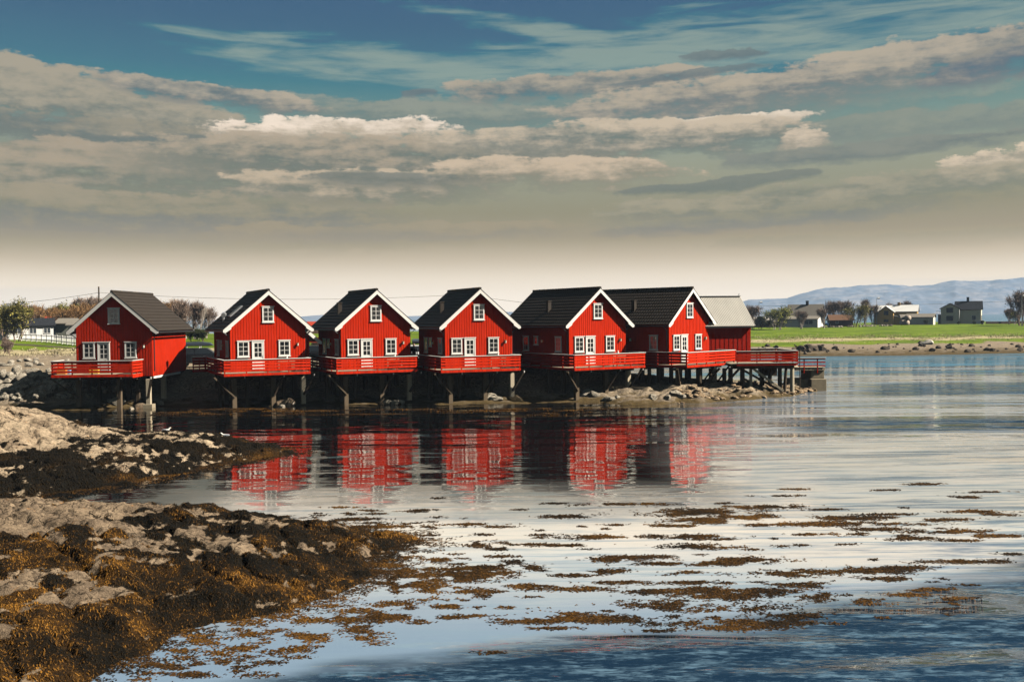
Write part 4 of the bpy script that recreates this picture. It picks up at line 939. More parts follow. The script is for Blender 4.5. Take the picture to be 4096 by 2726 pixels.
def tree_mesh(seed, H, spread, stems, twigs, leaves, leafsize, tw=.035, lean=.0):
    g = random.Random(seed); tr = MB(); tips = []
    def grow(p, d, l, r, depth):
        q = p + d * l; k = p + d * l * .5 + Vector((g.uniform(-1, 1), g.uniform(-1, 1), 0)) * l * .06
        tr.tube([p, k, q], [r, r * .85, r * .62], 5 if depth < 2 else 3, cap=False)
        if depth >= 5 or l < H * .04: tips.append((q, d)); return
        n = g.choice([2, 2, 3])
        for i in range(n):
            nd = (d + Vector((g.uniform(-1, 1), g.uniform(-1, 1), g.uniform(-.1, .95))) * (.62 * spread)).normalized(); nd.z = max(nd.z, .05)
            grow(q, nd.normalized(), l * g.uniform(.74, .92), r * .62, depth + 1)
        if depth > 0: tips.append((q, d)); tips.append((k, d))
    for s in range(stems):
        a = g.uniform(0, 6.28); rr = .12 * H * spread * (s > 0)
        grow(Vector((math.cos(a) * rr * .5, math.sin(a) * rr * .5, -.4)), Vector((math.cos(a) * .35 * spread * (stems > 1) + lean, math.sin(a) * .35 * spread * (stems > 1), 1)).normalized(), H * .17, H * .022 / math.sqrt(stems) + .015, 0)
    gg = np.random.default_rng(seed); T = np.array([t[0][:] for t in tips]); Dd = np.array([t[1][:] for t in tips])
    V = []; Fc = []; tn = []
    keep_ = gg.random(len(T)) < .55; T = T[keep_]; Dd = Dd[keep_]; T[:, :2] *= (1 + .25 * gg.standard_normal())
    idx = gg.integers(0, len(T), twigs); b = T[idx] + gg.normal(0, .10 * H * .12, (twigs, 3)); d = Dd[idx] + gg.normal(0, .42, (twigs, 3)); d[:, 2] = np.abs(d[:, 2]) * .9 + .1; d /= np.linalg.norm(d, axis=1)[:, None]
    l = H * .085 * (.5 + gg.random(twigs)); e = b + d * l[:, None]; w = np.cross(d, gg.normal(size=(twigs, 3))); w /= np.linalg.norm(w, axis=1)[:, None]; w *= tw / 2
    m_ = (b + e) / 2 + gg.normal(0, .04 * H * .1, (twigs, 3))
    V.append(np.stack([b - w, b + w, m_ + w, m_ - w, e + w * .4, e - w * .4], 1).reshape(-1, 3)); i = np.arange(twigs)[:, None] * 6
    Fc.append(np.concatenate([i + [[0, 1, 2, 3]], i + [[3, 2, 4, 5]]], 0)); tn.append(np.repeat(gg.random(twigs) * .5, 6)); off = twigs * 6
    if leaves:
        idx = gg.integers(0, len(T), leaves); c = T[idx] + gg.normal(0, .055 * H, (leaves, 3)); a = gg.normal(size=(leaves, 3)); a /= np.linalg.norm(a, axis=1)[:, None]; b2 = np.cross(a, gg.normal(size=(leaves, 3))); b2 /= np.linalg.norm(b2, axis=1)[:, None]
        s = leafsize * (.5 + gg.random(leaves))[:, None]; V.append(np.stack([c - a * s, c - b2 * s * .5, c + a * s, c + b2 * s * .5], 1).reshape(-1, 3)); Fc.append(off + np.arange(leaves)[:, None] * 4 + [[0, 1, 2, 3]]); 
        cl_ = gg.random(len(T))[idx]; tn.append(np.repeat(np.clip(cl_ * .6 + gg.random(leaves) * .5, 0, 1), 4))
    return tr, np.concatenate(V), np.concatenate(Fc), np.concatenate(tn)
_tm = {}
KINDS = {'bare': dict(spread=.42, stems=6, twigs=2200, leaves=0, leafsize=.1, bark=M_BARKP, leaf=L_PALE), 'brown': dict(spread=.6, stems=4, twigs=2300, leaves=1000, leafsize=.10, bark=M_BARK, leaf=L_BROWN),
         'olive': dict(spread=.6, stems=4, twigs=1500, leaves=1900, leafsize=.11, bark=M_BARK, leaf=L_OLIVE), 'fresh': dict(spread=.5, stems=5, twigs=900, leaves=1600, leafsize=.12, bark=M_BARKP, leaf=L_YEL),
         'dark': dict(spread=1.0, stems=4, twigs=300, leaves=4200, leafsize=.14, bark=M_BARK, leaf=L_DARK), 'greybare': dict(spread=.55, stems=5, twigs=2300, leaves=500, leafsize=.09, bark=M_BARK, leaf=L_PALE)}
def tree(kind, px, D, top, base, label, group, var=0, name=None, catg='tree'):
    kd = KINDS[kind]; H = 6.0; key = (kind, var)
    if key not in _tm:
        tr, V, Fc, tn = tree_mesh(hash(kind) % 1 + 11 + var * 7 + len(kind) * 13, H, kd['spread'], kd['stems'], kd['twigs'], kd['leaves'], kd['leafsize'])
        _tm[key] = (tr.mesh('trunk', kd['bark']), npmesh('crown', V, Fc, kd['leaf'], {'tone': tn}), V[:, 2].max())
    a, b, zt = _tm[key]; x = PX(px, D); z0 = gz(x, D); zt_w = EYE + (HZ(px) - top) * D / F; s = (zt_w - z0) / zt
    r = empty(name or 'bare_tree', (x, D, z0 - .05), random.uniform(0, 6.28)); r.scale = (s, s, s); link('trunk', a, r); link('crown', b, r)
    return tag(r, label, catg, group)
G1 = 'trees behind the white houses at left'
tree('olive', 18, 150, 1200, 0, 'dense olive tree at the left edge of the photo', G1, 0, 'olive_tree'); tree('olive', 72, 145, 1182, 0, 'tall olive tree just right of the left edge, taller than its neighbours', G1, 1, 'olive_tree')
for k, (px, D, top, kd) in enumerate(((118, 152, 1210, 'brown'), (150, 144, 1212, 'brown'), (178, 158, 1205, 'brown'), (205, 146, 1215, 'brown'), (232, 152, 1205, 'olive'), (258, 143, 1212, 'brown'), (283, 156, 1196, 'olive'), (305, 147, 1208, 'brown'), (335, 150, 1205, 'brown'), (365, 155, 1200, 'brown'))):
    tree(kd, px, D + 20, top, 0, ['thick brown budding tree in the grove left of the utility pole', 'greenish tree among the brown grove left of the utility pole'][kd == 'olive'], G1, k % 3, 'budding_tree')
for k, (px, D, top) in enumerate(((325, 185, 1180), (365, 188, 1176), (405, 190, 1178), (440, 186, 1182))):
    tree('bare', px, D, top, 0, 'bare tree top behind the utility pole', 'bare trees behind the utility pole', k % 3)
tree('olive', 560, 170, 1164, 0, 'tree top just showing over the roof of the leftmost cabin', None, 2, 'olive_tree')
for k, (px, D, top, kd, lb) in enumerate(((668, 150, 1186, 'brown', 'brown budding tree against the roof edge of the leftmost cabin'), (705, 146, 1184, 'greybare', 'pale bare tree with olive tints between the first two cabins'), (745, 150, 1187, 'bare', 'pale-stemmed bare tree in the middle of the gap between the first two cabins'),
                                     (785, 148, 1192, 'bare', 'bare tree leaning towards the roof of the skylight cabin'), (822, 152, 1215, 'bare', 'low bare tree beside the roof of the skylight cabin'))):
    tree(kd, px, D, top, 0, lb, 'bare trees between the first two cabins', k % 3)
tree('greybare', 12, 108, 1340, 0, 'small twiggy shrub at the left edge in the field', 'small shrubs at the left edge', 1, 'shrub', 'shrub'); tree('greybare', 34, 106, 1352, 0, 'second small twiggy shrub, just right of the one at the left edge', 'small shrubs at the left edge', 2, 'shrub', 'shrub')
G2 = 'trees around the far houses at right'
for k, (px, D, top, kd, lb, nm) in enumerate(((3012, 262, 1214, 'greybare', 'bare pinkish tree right behind the tin roof', 'bare_tree'), (3060, 300, 1262, 'greybare', 'small bare tree behind the dark shed by the tin roof', 'bare_tree'), (3118, 255, 1213, 'fresh', 'yellow-green tree left of the white farmhouse', 'leafing_tree'), (3098, 258, 1232, 'fresh', 'lower half-hidden leafing tree beside the yellow-green one', 'leafing_tree'),
        (3205, 262, 1236, 'bare', 'thin bare sapling in front of the white farmhouse', 'bare_tree'), (3300, 268, 1225, 'bare', 'bare birch against the white gable', 'bare_tree'), (3338, 300, 1195, 'greybare', 'bare tree above the brown shed, left one', 'bare_tree'), (3378, 303, 1194, 'bare', 'bare tree above the brown shed, right one', 'bare_tree'),
        (3418, 275, 1206, 'olive', 'dense olive-brown tree right of the brown shed', 'olive_tree'), (3458, 285, 1187, 'bare', 'tall bare tree by the white flagpole', 'bare_tree'), (3492, 300, 1212, 'bare', 'faint bare tree left of the yellow house', 'bare_tree'), (3560, 335, 1203, 'greybare', 'left bare tree behind the yellow house roof', 'bare_tree'),
        (3600, 338, 1206, 'greybare', 'middle bare tree behind the yellow house roof', 'bare_tree'), (3632, 335, 1193, 'greybare', 'right bare tree behind the yellow house roof', 'bare_tree'), (4085, 270, 1146, 'greybare', 'large brownish tree at the right edge of the photo', 'olive_tree'), (4035, 290, 1228, 'greybare', 'small bare tree left of the large one at the right edge', 'bare_tree'), (4060, 285, 1236, 'fresh', 'low leafing tree beneath the large tree at the right edge', 'leafing_tree'))):
    tree(kd, px, D, top, 0, lb, G2, k % 3, nm)
for px, D, top, lb in ((3835, 285, 1284, 'small green bush at the corner of the pale yellow house'), (3898, 283, 1282, 'green bush before the white steps of the pale yellow house'), (3930, 283, 1280, 'green bush right of the white steps'), (3706, 288, 1275, 'round dark bush beside the beige garage'), (4000, 290, 1284, 'low hedge bush right of the pale yellow house'),
                       (3040, 262, 1258, 'dark ivy-covered bush beside the tin roof'), (3075, 262, 1275, 'dark bush left of the leafing tree')):
    tree('dark', px, D, top, 0, lb, 'green bushes by the far houses', 1, 'bush', 'bush')
for k, px in enumerate((1262, 1278)): tree('greybare', px, 100, 1352, 0, 'low twiggy shrub seen between the skylight cabin and its right neighbour', 'low shrubs behind the cabins', k, 'shrub', 'shrub')
for k, (px, top) in enumerate(((768, 1308), (790, 1310), (812, 1310))): tree('dark', px, 140, top, 0, 'low hedge under the bare trees between the first two cabins', 'hedge between the first two cabins', k % 2, 'hedge', 'hedge')

# ================================================================== FAR BUILDINGS
PW = {}
def pmat(n, c, **k): return mat(n, c, .8, .15, **k)
M_OCHRE = pmat('ochre_boards', (.88, .52, .15)); M_CREAM = pmat('cream_boards', (.90, .83, .56)); M_FWHITE = pmat('white_boards', (.86, .84, .78)); M_BEIGE = pmat('beige_boards', (.74, .70, .56)); M_BROWN = pmat('brown_boards', (.12, .07, .045)); M_BRED = pmat('barn_red_boards', (.42, .05, .02))
M_SLATE = pmat('grey_slates', (.26, .23, .19), vscale=1.5); M_BLKROOF = pmat('black_roof', (.025, .027, .032)); M_WROOF = pmat('white_roof', (.85, .83, .78)); M_RUST = pmat('rusty_roof', (.17, .09, .05)); M_GREYGRN = pmat('grey_green_boards', (.30, .31, .25))
M_WDARK = pmat('far_window', (.05, .06, .07))
def far_house(name, label, pxc, D, yaw, L, Wd, eave, ridge, wall, roof, wins=(), chimney=None, cat='house', group=None, axis='x', door_at=None, z0=None, ov=.35, trim=None):
    """gabled block; ridge along local x; front face is y=0 towards the camera; wins: (face, u, z, w, h)"""
    x = PX(pxc, D); zb = gz(x, D) if z0 is None else z0
    r = empty(name, (x, D, zb), yaw); tag(r, label, cat, group)
    w = MB(); w.prismx([(0, -.4), (Wd, -.4), (Wd, eave), (Wd / 2, ridge), (0, eave)], -L / 2, L / 2)
    # lap boards
    w.build('wall', wall, r)
    sl = MB(); ya = -ov; k = (ridge - eave) / (Wd / 2); t = .14
    sl.prismx([(ya, eave - ov * k + .02), (Wd / 2, ridge + .02), (Wd - ya, eave - ov * k + .02), (Wd - ya, eave - ov * k + .02 + t), (Wd / 2, ridge + .02 + t), (ya, eave - ov * k + .02 + t)], -L / 2 - ov, L / 2 + ov)
    ro = sl.build('roof', roof, r)
    for (f, u, z, ww, hh) in wins:
        fr = MB(); t_ = .08
        def bx_(x0, x1, y0, y1, z0_, z1_): 
            if f == 'f': fr.box(x0, x1, -y1, -y0, z0_, z1_)
            else:
                s = 1 if f == 'r' else -1; fr.box(*( (L/2 + y0, L/2 + y1) if s > 0 else (-L/2 - y1, -L/2 - y0)), x0, x1, z0_, z1_)
        bx_(u - ww/2 - t_, u - ww/2, 0.002, .07, z, z + hh); bx_(u + ww/2, u + ww/2 + t_, 0.002, .07, z, z + hh); bx_(u - ww/2 - t_, u + ww/2 + t_, .002, .09, z + hh, z + hh + t_); bx_(u - ww/2 - t_, u + ww/2 + t_, .002, .09, z - t_, z); bx_(u - .03, u + .03, .031, .06, z, z + hh)
        o = fr.build('window', trim or M_FWHITE, r); fr = MB(); bx_(u - ww/2, u + ww/2, .002, .03, z, z + hh); fr.build('pane', M_WDARK, o)
    if chimney:
        cx, ch, cm = chimney; c = MB(); c.box(cx - .35, cx + .35, Wd / 2 - .35, Wd / 2 + .35, ridge - .5, ridge + ch); c.box(cx - .42, cx + .42, Wd / 2 - .42, Wd / 2 + .42, ridge + ch, ridge + ch + .12); c.build('chimney', cm, ro)
    if door_at is not None:
        d = MB(); d.box(door_at - .45, door_at + .45, -.05, -.002, 0, 2.05); d.build('door', M_WDARK, r)
    return r
# white farmhouse: low wing in front of a taller block
fh = far_house('white_farmhouse', 'white farmhouse with grey slate roof and a long low front wing, sunlit right gable', 3213, 284, R(-30), 9.6, 6.2, 3.3, 6.5, M_FWHITE, M_SLATE, wins=(('r', 3.1, 4.0, .8, 1.1), ('r', 2.0, 1.2, .9, 1.2)), chimney=(.5, 1.1, M_BLKROOF))
w = MB(); w.prismx([(-3.0, -.4), (0.0, -.4), (0.0, 3.1), (-3.0, 2.35)], -4.8, 4.8); wo = w.build('front_wing', M_BEIGE, fh)
w = MB(); w.prismx([(-3.4, 2.3), (.05, 3.2), (.05, 3.32), (-3.4, 2.42)], -5.1, 5.1); w.build('wing_roof', M_SLATE, fh)
w = MB(); w.prismx([(-3.0, -.35), (0, -.35), (0, 3.1), (-3.0, 2.35)], 4.801, 4.85); w.build('wing_gable', M_FWHITE, fh)
for u in (1.6, 2.85, .6):
    w = MB(); w.box(u - .5, u + .5, -3.05, -3.002, .95, 2.0); o = w.build('window', M_WDARK, fh); q = MB(); q.box(u - .56, u + .56, -3.1, -3.051, .85, .93); q.box(u - .56, u - .5, -3.1, -3.051, .93, 2.0); q.box(u + .5, u + .56, -3.1, -3.051, .93, 2.0); q.build('frame', M_FWHITE, o)
w = MB(); w.prismx([(.6, -.4), (5.6, -.4), (5.6, 3.2), (3.1, 4.6), (.6, 3.2)], -8.4, -4.85); w.build('rear_wing', M_FWHITE, fh)
w = MB(); w.prismx([(.2, 2.95), (3.1, 4.62), (6.0, 2.95), (6.0, 3.1), (3.1, 4.78), (.2, 3.1)], -8.7, -4.9); w.build('wing_roof', M_SLATE, fh)
far_house('brown_shed', 'low dark brown shed with rusty roof behind the blue tractor', 3367, 288, R(-6), 6.6, 4.0, 1.9, 3.3, M_BROWN, M_RUST, wins=(('f', -1.4, .9, .7, .8),), cat='shed')
far_house('dark_shed', 'low dark shed with a pale roof just right of the tin-roofed boathouse', 3065, 285, R(-12), 6.5, 4.5, 1.7, 2.9, M_BROWN, M_GREYW, cat='shed')
# ochre house with cross gable
yh = far_house('ochre_house', 'ochre yellow house with a bright white roof and a cross gable', 3582, 300, R(-26), 12.4, 6.0, 4.1, 5.9, M_OCHRE, M_WROOF, wins=(('r', 3.0, 3.2, .8, 1.0),), chimney=(.8, .9, M_OCHRE), trim=M_BROWN)
w = MB(); w.prism([(-4.6, -.4), (-.4, -.4), (-.4, 4.0), (-2.5, 5.6), (-4.6, 4.0)], -2.4, 0); w.build('cross_gable', M_OCHRE, yh)
w = MB(); w.prism([(-5.0, 3.75), (-2.5, 5.66), (0, 3.75), (0, 3.9), (-2.5, 5.82), (-5.0, 3.9)], -2.75, 2.4); w.build('gable_roof', M_WROOF, yh)
w = MB(); w.prism([(-5.02, 3.70), (-2.5, 5.62), (.02, 3.70), (.02, 3.9), (-2.5, 5.83), (-5.02, 3.9)], -2.82, -2.76); w.build('gable_trim', M_BROWN, yh)
for z, h in ((3.0, 1.3), (.9, .75)):
    w = MB(); w.box(-3.1, -1.8, -2.45, -2.402, z, z + h); w.build('window', M_WDARK, yh)
w = MB(); w.prism([(-.39, -.3), (2.0, -.3), (2.0, 2.1), (-.39, 2.7)], -1.7, -.001); w.build('porch', M_OCHRE, yh)
w = MB(); w.prism([(-.38, 2.75), (2.3, 2.1), (2.3, 2.22), (-.38, 2.87)], -2.0, -.001); w.build('porch_roof', M_WROOF, yh)
w = MB(); w.prism([(-5.9, -.3), (-4.61, -.3), (-4.61, 3.2), (-5.9, 2.4)], -1.5, -.001); w.build('lean_to', M_OCHRE, yh)
far_house('beige_garage', 'low beige garage with a dark shallow roof between the two far houses', 3680, 292, R(-30), 7.4, 5.0, 2.3, 3.2, M_BEIGE, M_SLATE, cat='garage', wins=())
gs = far_house('grey_shed', 'small grey open shed with round bales in front of the ochre house', 3640, 296, R(-10), 4.6, 3.4, 2.0, 3.0, M_GREYGRN, M_SLATE, cat='shed')
# pale yellow house, two storeys
ph = far_house('pale_yellow_house', 'two-storey pale yellow house with black roof and black chimney at far right', 3873, 300, R(-28), 7.2, 5.6, 4.6, 6.9, M_CREAM, M_BLKROOF, wins=(('f', 1.6, 1.3, .95, 1.2), ('r', 2.0, 4.3, .55, 1.1), ('r', 3.6, 4.3, .55, 1.1), ('r', 1.7, 1.2, .6, 1.3), ('r', 4.0, 1.2, .6, 1.3)), chimney=(-.2, 1.25, M_BLKROOF), trim=M_FWHITE)
w = MB(); w.prism([(-7.6, -.3), (-2.4, -.3), (-2.4, 4.9), (-5.0, 6.3), (-7.6, 4.9)], -1.6, 3.4); w.build('cross_gable', M_CREAM, ph)
w = MB(); w.prism([(-8.0, 4.68), (-5.0, 6.34), (-2.0, 4.68), (-2.0, 4.83), (-5.0, 6.5), (-8.0, 4.83)], -2.0, 3.6); w.build('gable_roof', M_BLKROOF, ph)
w = MB(); w.box(-2.398, -2.34, -1.58, -.01, -.3, 4.8); w.build('painted_sunlight', M_FWHITE, ph)  # added white sheet: sunlight on the cream wall painted as colour
for z in (1.05, 3.55):
    w = MB(); w.box(-6.0, -4.1, -1.66, -1.602, z, z + 1.5); o = w.build('window', M_WDARK, ph)
w = MB(); w.box(-9.0, -7.61, -.8, 2.0, 3.0, 3.12); w.box(-8.5, -7.61, -.5, 2.0, -.3, 2.95)
for x in (-9.0, -8.5, -8.0): w.box(x, x + .06, -.8, -.74, 3.12, 4.0)
w.box(-9.0, -7.61, -.8, -.74, 4.0, 4.08); w.build('balcony', M_BROWN, ph)
w = MB(); w.box(2.0, 4.4, -1.5, -.01, -.3, 1.1); w.build('steps', M_FWHITE, ph)
# left group
far_house('white_longhouse', 'long white house with small windows behind the trees at the left edge', 70, 152, R(28), 10.2, 5, 2.2, 3.2, M_FWHITE, M_BLKROOF, wins=[('f', u, .95, .9, .8) for u in (-1.2, .05, 2.2, 4.2)])
far_house('white_cottage', 'small white cottage with red gable trim behind the grove', 212, 163, R(15), 2.4, 4.5, 2.2, 3.4, M_FWHITE, M_BRED, wins=(('f', .3, 1.1, .5, .5),), cat='cottage')
far_house('red_barn', 'strip of red barn between the two white houses at left', 180, 172, R(0), 1.9, 4, 2.9, 4.0, M_BRED, M_BRED, cat='barn')
far_house('grey_green_shed', 'plain grey-green shed behind bare trunks left of the first cabin', 252, 158, R(0), 2.4, 4, 2.5, 3.2, M_GREYGRN, M_SLATE, cat='shed')
far_house('white_outhouse', 'white outhouse hard against the left side of the first cabin', 300, 150, R(0), 2.0, 3, 2.3, 3.0, M_FWHITE, M_SLATE, cat='shed')
far_house('small_barn', 'small brown barn on the green hill seen between cabins two and three', 1255, 190, R(10), 1.9, 3, 1.5, 2.2, M_BROWN, M_BRED, cat='barn')

# ================================================================== FENCES, POLES, WIRES
def ppos(px, D): x = PX(px, D); return Vector((x, D, gz(x, D)))
fr_ = empty('white_fence', ppos(85, 146)); tag(fr_, 'white picket fence running down across the field left of the first cabin', 'fence')
pts = [ppos(85 + 245 * t, 146 - 20 * t) - fr_.location for t in np.linspace(0, 1, 13)]
rl = MB()
for a, b in zip(pts[:-1], pts[1:]):
    for h in (.35, .95): rl.bar(a + Vector((0, 0, h)), b + Vector((0, 0, h)), .05, .09)
rl.build('rail', M_FWHITE, fr_)
pk = MB()
for a, b in zip(pts[:-1], pts[1:]):
    for k in range(6): p = a.lerp(b, (k + .5) / 6); pk.bar(p + Vector((0, -.04, .08)), p + Vector((0, -.04, 1.1)), .09, .02)
pk.build('pickets', M_FWHITE, fr_)
for p in pts:
    q = MB(); q.bar(p + Vector((0, 0, -.2)), p + Vector((0, 0, 1.15)), .11); q.build('post', M_FWHITE, fr_)
pth = MB(); pc = [(PX(50 + 320 * t, 132 - 16 * t), 132 - 16 * t) for t in np.linspace(0, 1, 24)]
for (x0, y0), (x1, y1) in zip(pc[:-1], pc[1:]): pth.quad((x0, y0, gz(x0, y0) + .06), (x1, y1, gz(x1, y1) + .06), (x1, y1 + 1.2, gz(x1, y1 + 1.2) + .06), (x0, y0 + 1.2, gz(x0, y0 + 1.2) + .06))
tag(pth.build('path', mat('trodden_earth', (.14, .10, .08))), kind='structure')
WP = {}
def pole(px, D, top, label, r=.13, lampw=False, m=None, name='utility_pole', cat='pole', group=None):
    b = ppos(px, D); zt = EYE + (HZ(px) - top) * D / F; o = empty(name, b); tag(o, label, cat, group)
    q = MB(); q.tube([(0, 0, -.3), (0, 0, zt - b.z)], [r, r * .75], 8); q.build('pole', m or M_WOOD, o)
    if lampw:
        q = MB(); q.tube([(0, 0, zt - b.z - .05), (.5, 0, zt - b.z + .05)], .05, 6); q.build('arm', M_STEEL, o)
        q = MB(); q.tube([(.3, 0, zt - b.z - .06), (.95, 0, zt - b.z - .0)], [.22, .26], 8); q.build('lamp_head', M_FWHITE, o)
    return Vector((b.x, b.y, zt))
pole(399, 128, 1146, 'weathered utility pole rising behind the first cabin')
pole(3037, 290, 1208, 'street lamp right of the tin roof', .07, True, M_STEEL, 'street_lamp', 'street lamp', 'street lamps along the far road')
pole(3507, 300, 1192, 'street lamp left of the ochre house', .07, True, M_STEEL, 'street_lamp', 'street lamp', 'street lamps along the far road')
pole(4088, 262, 1182, 'street lamp before the large tree at the right edge', .07, True, M_STEEL, 'street_lamp', 'street lamp', 'street lamps along the far road')
pole(3443, 275, 1195, 'white flagpole among the bare trees', .06, False, M_FWHITE, 'flagpole')
def wire(pa, pb, sag, label, r=.03):
    (px0, D0, y0), (px1, D1, y1) = pa, pb; P0 = Vector((PX(px0, D0), D0, EYE + (HZ(px0) - y0) * D0 / F)); P1 = Vector((PX(px1, D1), D1, EYE + (HZ(px1) - y1) * D1 / F))
    q = MB(); q.tube([P0.lerp(P1, t) - Vector((0, 0, 4 * sag * t * (1 - t))) for t in np.linspace(0, 1, 25)], r, 4); tag(q.build('overhead_wire', M_DARK), label, 'wire', 'overhead wires')
wire((-260, 128, 1228), (399, 128, 1170), .45, 'overhead wire from the left edge up to the utility pole', .022)
wire((399, 128, 1170), (1850, 128, 1178), .75, 'overhead wire from the utility pole across the gaps between the cabins', .018)
wire((1850, 128, 1178), (2200, 128, 1222), .05, 'overhead wire sloping down to the roof of the fifth cabin', .018)
wire((2950, 300, 1222), (4300, 300, 1190), 1.0, 'overhead wire crossing in front of the mountains', .03)

# stone wall, hay bales, tractor on the far side
for k in range(70):
    px = random.uniform(3280, 3575); put_rock(px, 280 + random.uniform(-.6, .6), random.uniform(.25, .5), 'stone of the low wall between the farmhouse and the ochre house', 'stones of the far field wall', name='wall_stone')
for k, px in enumerate((3612, 3626, 3632)):
    q = MB(); q.tube([(0, -.6, .75), (0, .6, .75)], .75, 14); o = q.build('hay_bale', mat('bale_wrap', (.45, .36, .28)), None, ppos(px, 288 - k), .4, smooth=True); o.location.z += (0, 0, 1.4)[k]
    tag(o, ['round hay bale left of the pair by the grey shed', 'round hay bale in front of the grey shed', 'topmost round hay bale by the grey shed'][k], 'hay bale', 'hay bales by the grey shed')
M_BLUE = mat('blue_enamel', (.03, .13, .4), .4, .5); M_TYRE = mat('tyre_rubber', (.02, .02, .02), .8, .2)
tr_ = empty('tractor', ppos(3308, 276), R(70)); tag(tr_, 'small blue tractor with white cab roof parked at the white gable', 'tractor')
q = MB(); q.box(-1.6, .2, -.35, .35, .75, 1.35); q.build('bonnet', M_BLUE, tr_, bevel=.06)
q = MB(); q.box(.2, 1.3, -.55, .55, .8, 1.3); q.build('body', M_BLUE, tr_)
q = MB(); q.box(.25, 1.35, -.6, .6, 2.25, 2.38)
q.build('cab_roof', M_FWHITE, tr_); q = MB()
for x, y in ((.3, -.5), (.3, .5), (1.25, -.5), (1.25, .5)): q.bar((x, y, 1.3), (x, y, 2.25), .07)
q.build('cab_frame', M_DARK, tr_)
for x, y, rad, wd in ((.9, -.75, .72, .32), (.9, .75, .72, .32), (-1.3, -.6, .42, .22), (-1.3, .6, .42, .22)):
    q = MB(); q.tube([(x, y - wd / 2, rad), (x, y + wd / 2, rad)], rad, 18); o = q.build('wheel', M_TYRE, tr_)
    q = MB(); q.tube([(x, y - wd / 2 - .02, rad), (x, y + wd / 2 + .02, rad)], rad * .5, 12); q.build('rim', M_FWHITE, o)
tw_ = MB(); tw_.box(0, 26, 0, .3, -.3, .75); tag(tw_.build('low_hedge_wall', mat('dark_hedge', (.09, .06, .035), bump=.8, bscale=3), None, ppos(3945, 300)), 'long low dark hedge running right from the pale yellow house', 'hedge')

# ================================================================== CARS BEHIND THE CABINS
M_CARK = mat('black_car_paint', (.012, .014, .018), .25, .6, var=.1); M_CARW = mat('white_car_paint', (.75, .75, .74), .3, .5, var=.03); M_CARG = mat('car_glass', (.02, .025, .03), .08, .6); M_BOX = mat('roof_box_shell', (.05, .065, .085), .35, .5)
def car(px, D, yaw, m, label, box=True):
    r = empty('parked_car', ppos(px, D) + Vector((0, 0, .02)), yaw); tag(r, label, 'car', 'cars parked behind the cabins')
    body = [(-2.3, .35), (2.3, .35), (2.32, .75), (2.2, .92), (1.25, 1.02), (-2.2, 1.05), (-2.32, .8)]; cabn = [(1.2, 1.0), (.45, 1.52), (-1.75, 1.55), (-2.2, 1.03)]
    q = MB(); q.prism(body, -.86, .86); q.build('body', m, r, bevel=.08)
    q = MB(); n0 = len(q.v)
    lo, hi = .83, .68
    P = [(1.25, lo, 1.0), (.45, hi, 1.54), (-1.75, hi, 1.56), (-2.2, lo, 1.02)]
    vv = [(x, -y, z) for x, y, z in P] + [(x, y, z) for x, y, z in P]; q.v = vv; q.f = [(0, 1, 2, 3), (7, 6, 5, 4), (0, 4, 5, 1), (1, 5, 6, 2), (2, 6, 7, 3), (3, 7, 4, 0)]
    cb_ = q.build('cabin_shell', m, r, bevel=.05)
    for s in (-1, 1):
        q = MB(); ys = lambda z: s * (lo + (hi - lo) * (z - 1.0) / .54 + .012)
        for xa, xb, xc, xd in ((.95, .42, -.45, -.45), (-.53, -.53, -1.25, -1.25), (-1.33, -1.33, -1.7, -1.95)):
            q.quad((xa, ys(1.08), 1.08), (xb, ys(1.46), 1.46), (xc, ys(1.46), 1.46), (xd, ys(1.08), 1.08))
        q.build('side_window', M_CARG, r)
    q = MB(); q.quad((1.18, -.74, 1.06), (1.18, .74, 1.06), (.52, .62, 1.5), (.52, -.62, 1.5)); q.build('windscreen', M_CARG, r)
    q = MB(); q.quad((-2.2, -.72, 1.1), (-2.2, .72, 1.1), (-1.82, .62, 1.5), (-1.82, -.62, 1.5)); q.build('rear_window', M_CARG, r)
    for x in (1.4, -1.4):
        for s in (-1, 1):
            q = MB(); q.tube([(x, s * .7, .33), (x, s * .9, .33)], .33, 20); w_ = q.build('wheel', M_TYRE, r); q = MB(); q.tube([(x, s * .75, .33), (x, s * .91, .33)], .2, 12); q.build('rim', M_STEEL, w_)
    for s in (-1, 1):
        q = MB(); q.box(2.25, 2.34, s * .6 - .2, s * .6 + .2, .68, .82); q.build('headlight', M_GLASSM, r)
        q = MB(); q.box(-2.34, -2.24, s * .66 - .13, s * .66 + .13, .72, .98); q.build('tail_light', M_BRED, r)
    if box:
        for x in (-1.2, -.1):
            rk = MB(); rk.bar((x, -.65, 1.66), (x, .65, 1.66), .05, .04); rk.bar((x, -.6, 1.55), (x, -.6, 1.66), .06); rk.bar((x, .6, 1.55), (x, .6, 1.66), .06); rk.build('roof_rack', M_FWHITE, r)
        b = MB(); pts_ = [(.95, 1.76), (.6, 1.70), (-1.6, 1.70), (-1.75, 1.85), (-1.55, 2.0), (.1, 2.04), (.7, 1.96)]; b.prism(pts_, -.38, .38); b.build('roof_box', M_BOX, r, bevel=.07)
    return r
car(806, 78.6, R(12), M_CARK, 'black estate car with roof box parked between the first two cabins')
car(1668, 80.5, R(95), M_CARW, 'white car with black roof box seen between the third and fourth cabins')
car(1262, 82, R(5), M_CARK, 'black car with no roof box, its top showing beyond the low white-capped rail', False)
car(1600, 83, R(20), M_CARK, 'black car hidden behind the third cabin, its nose by the white car', False)

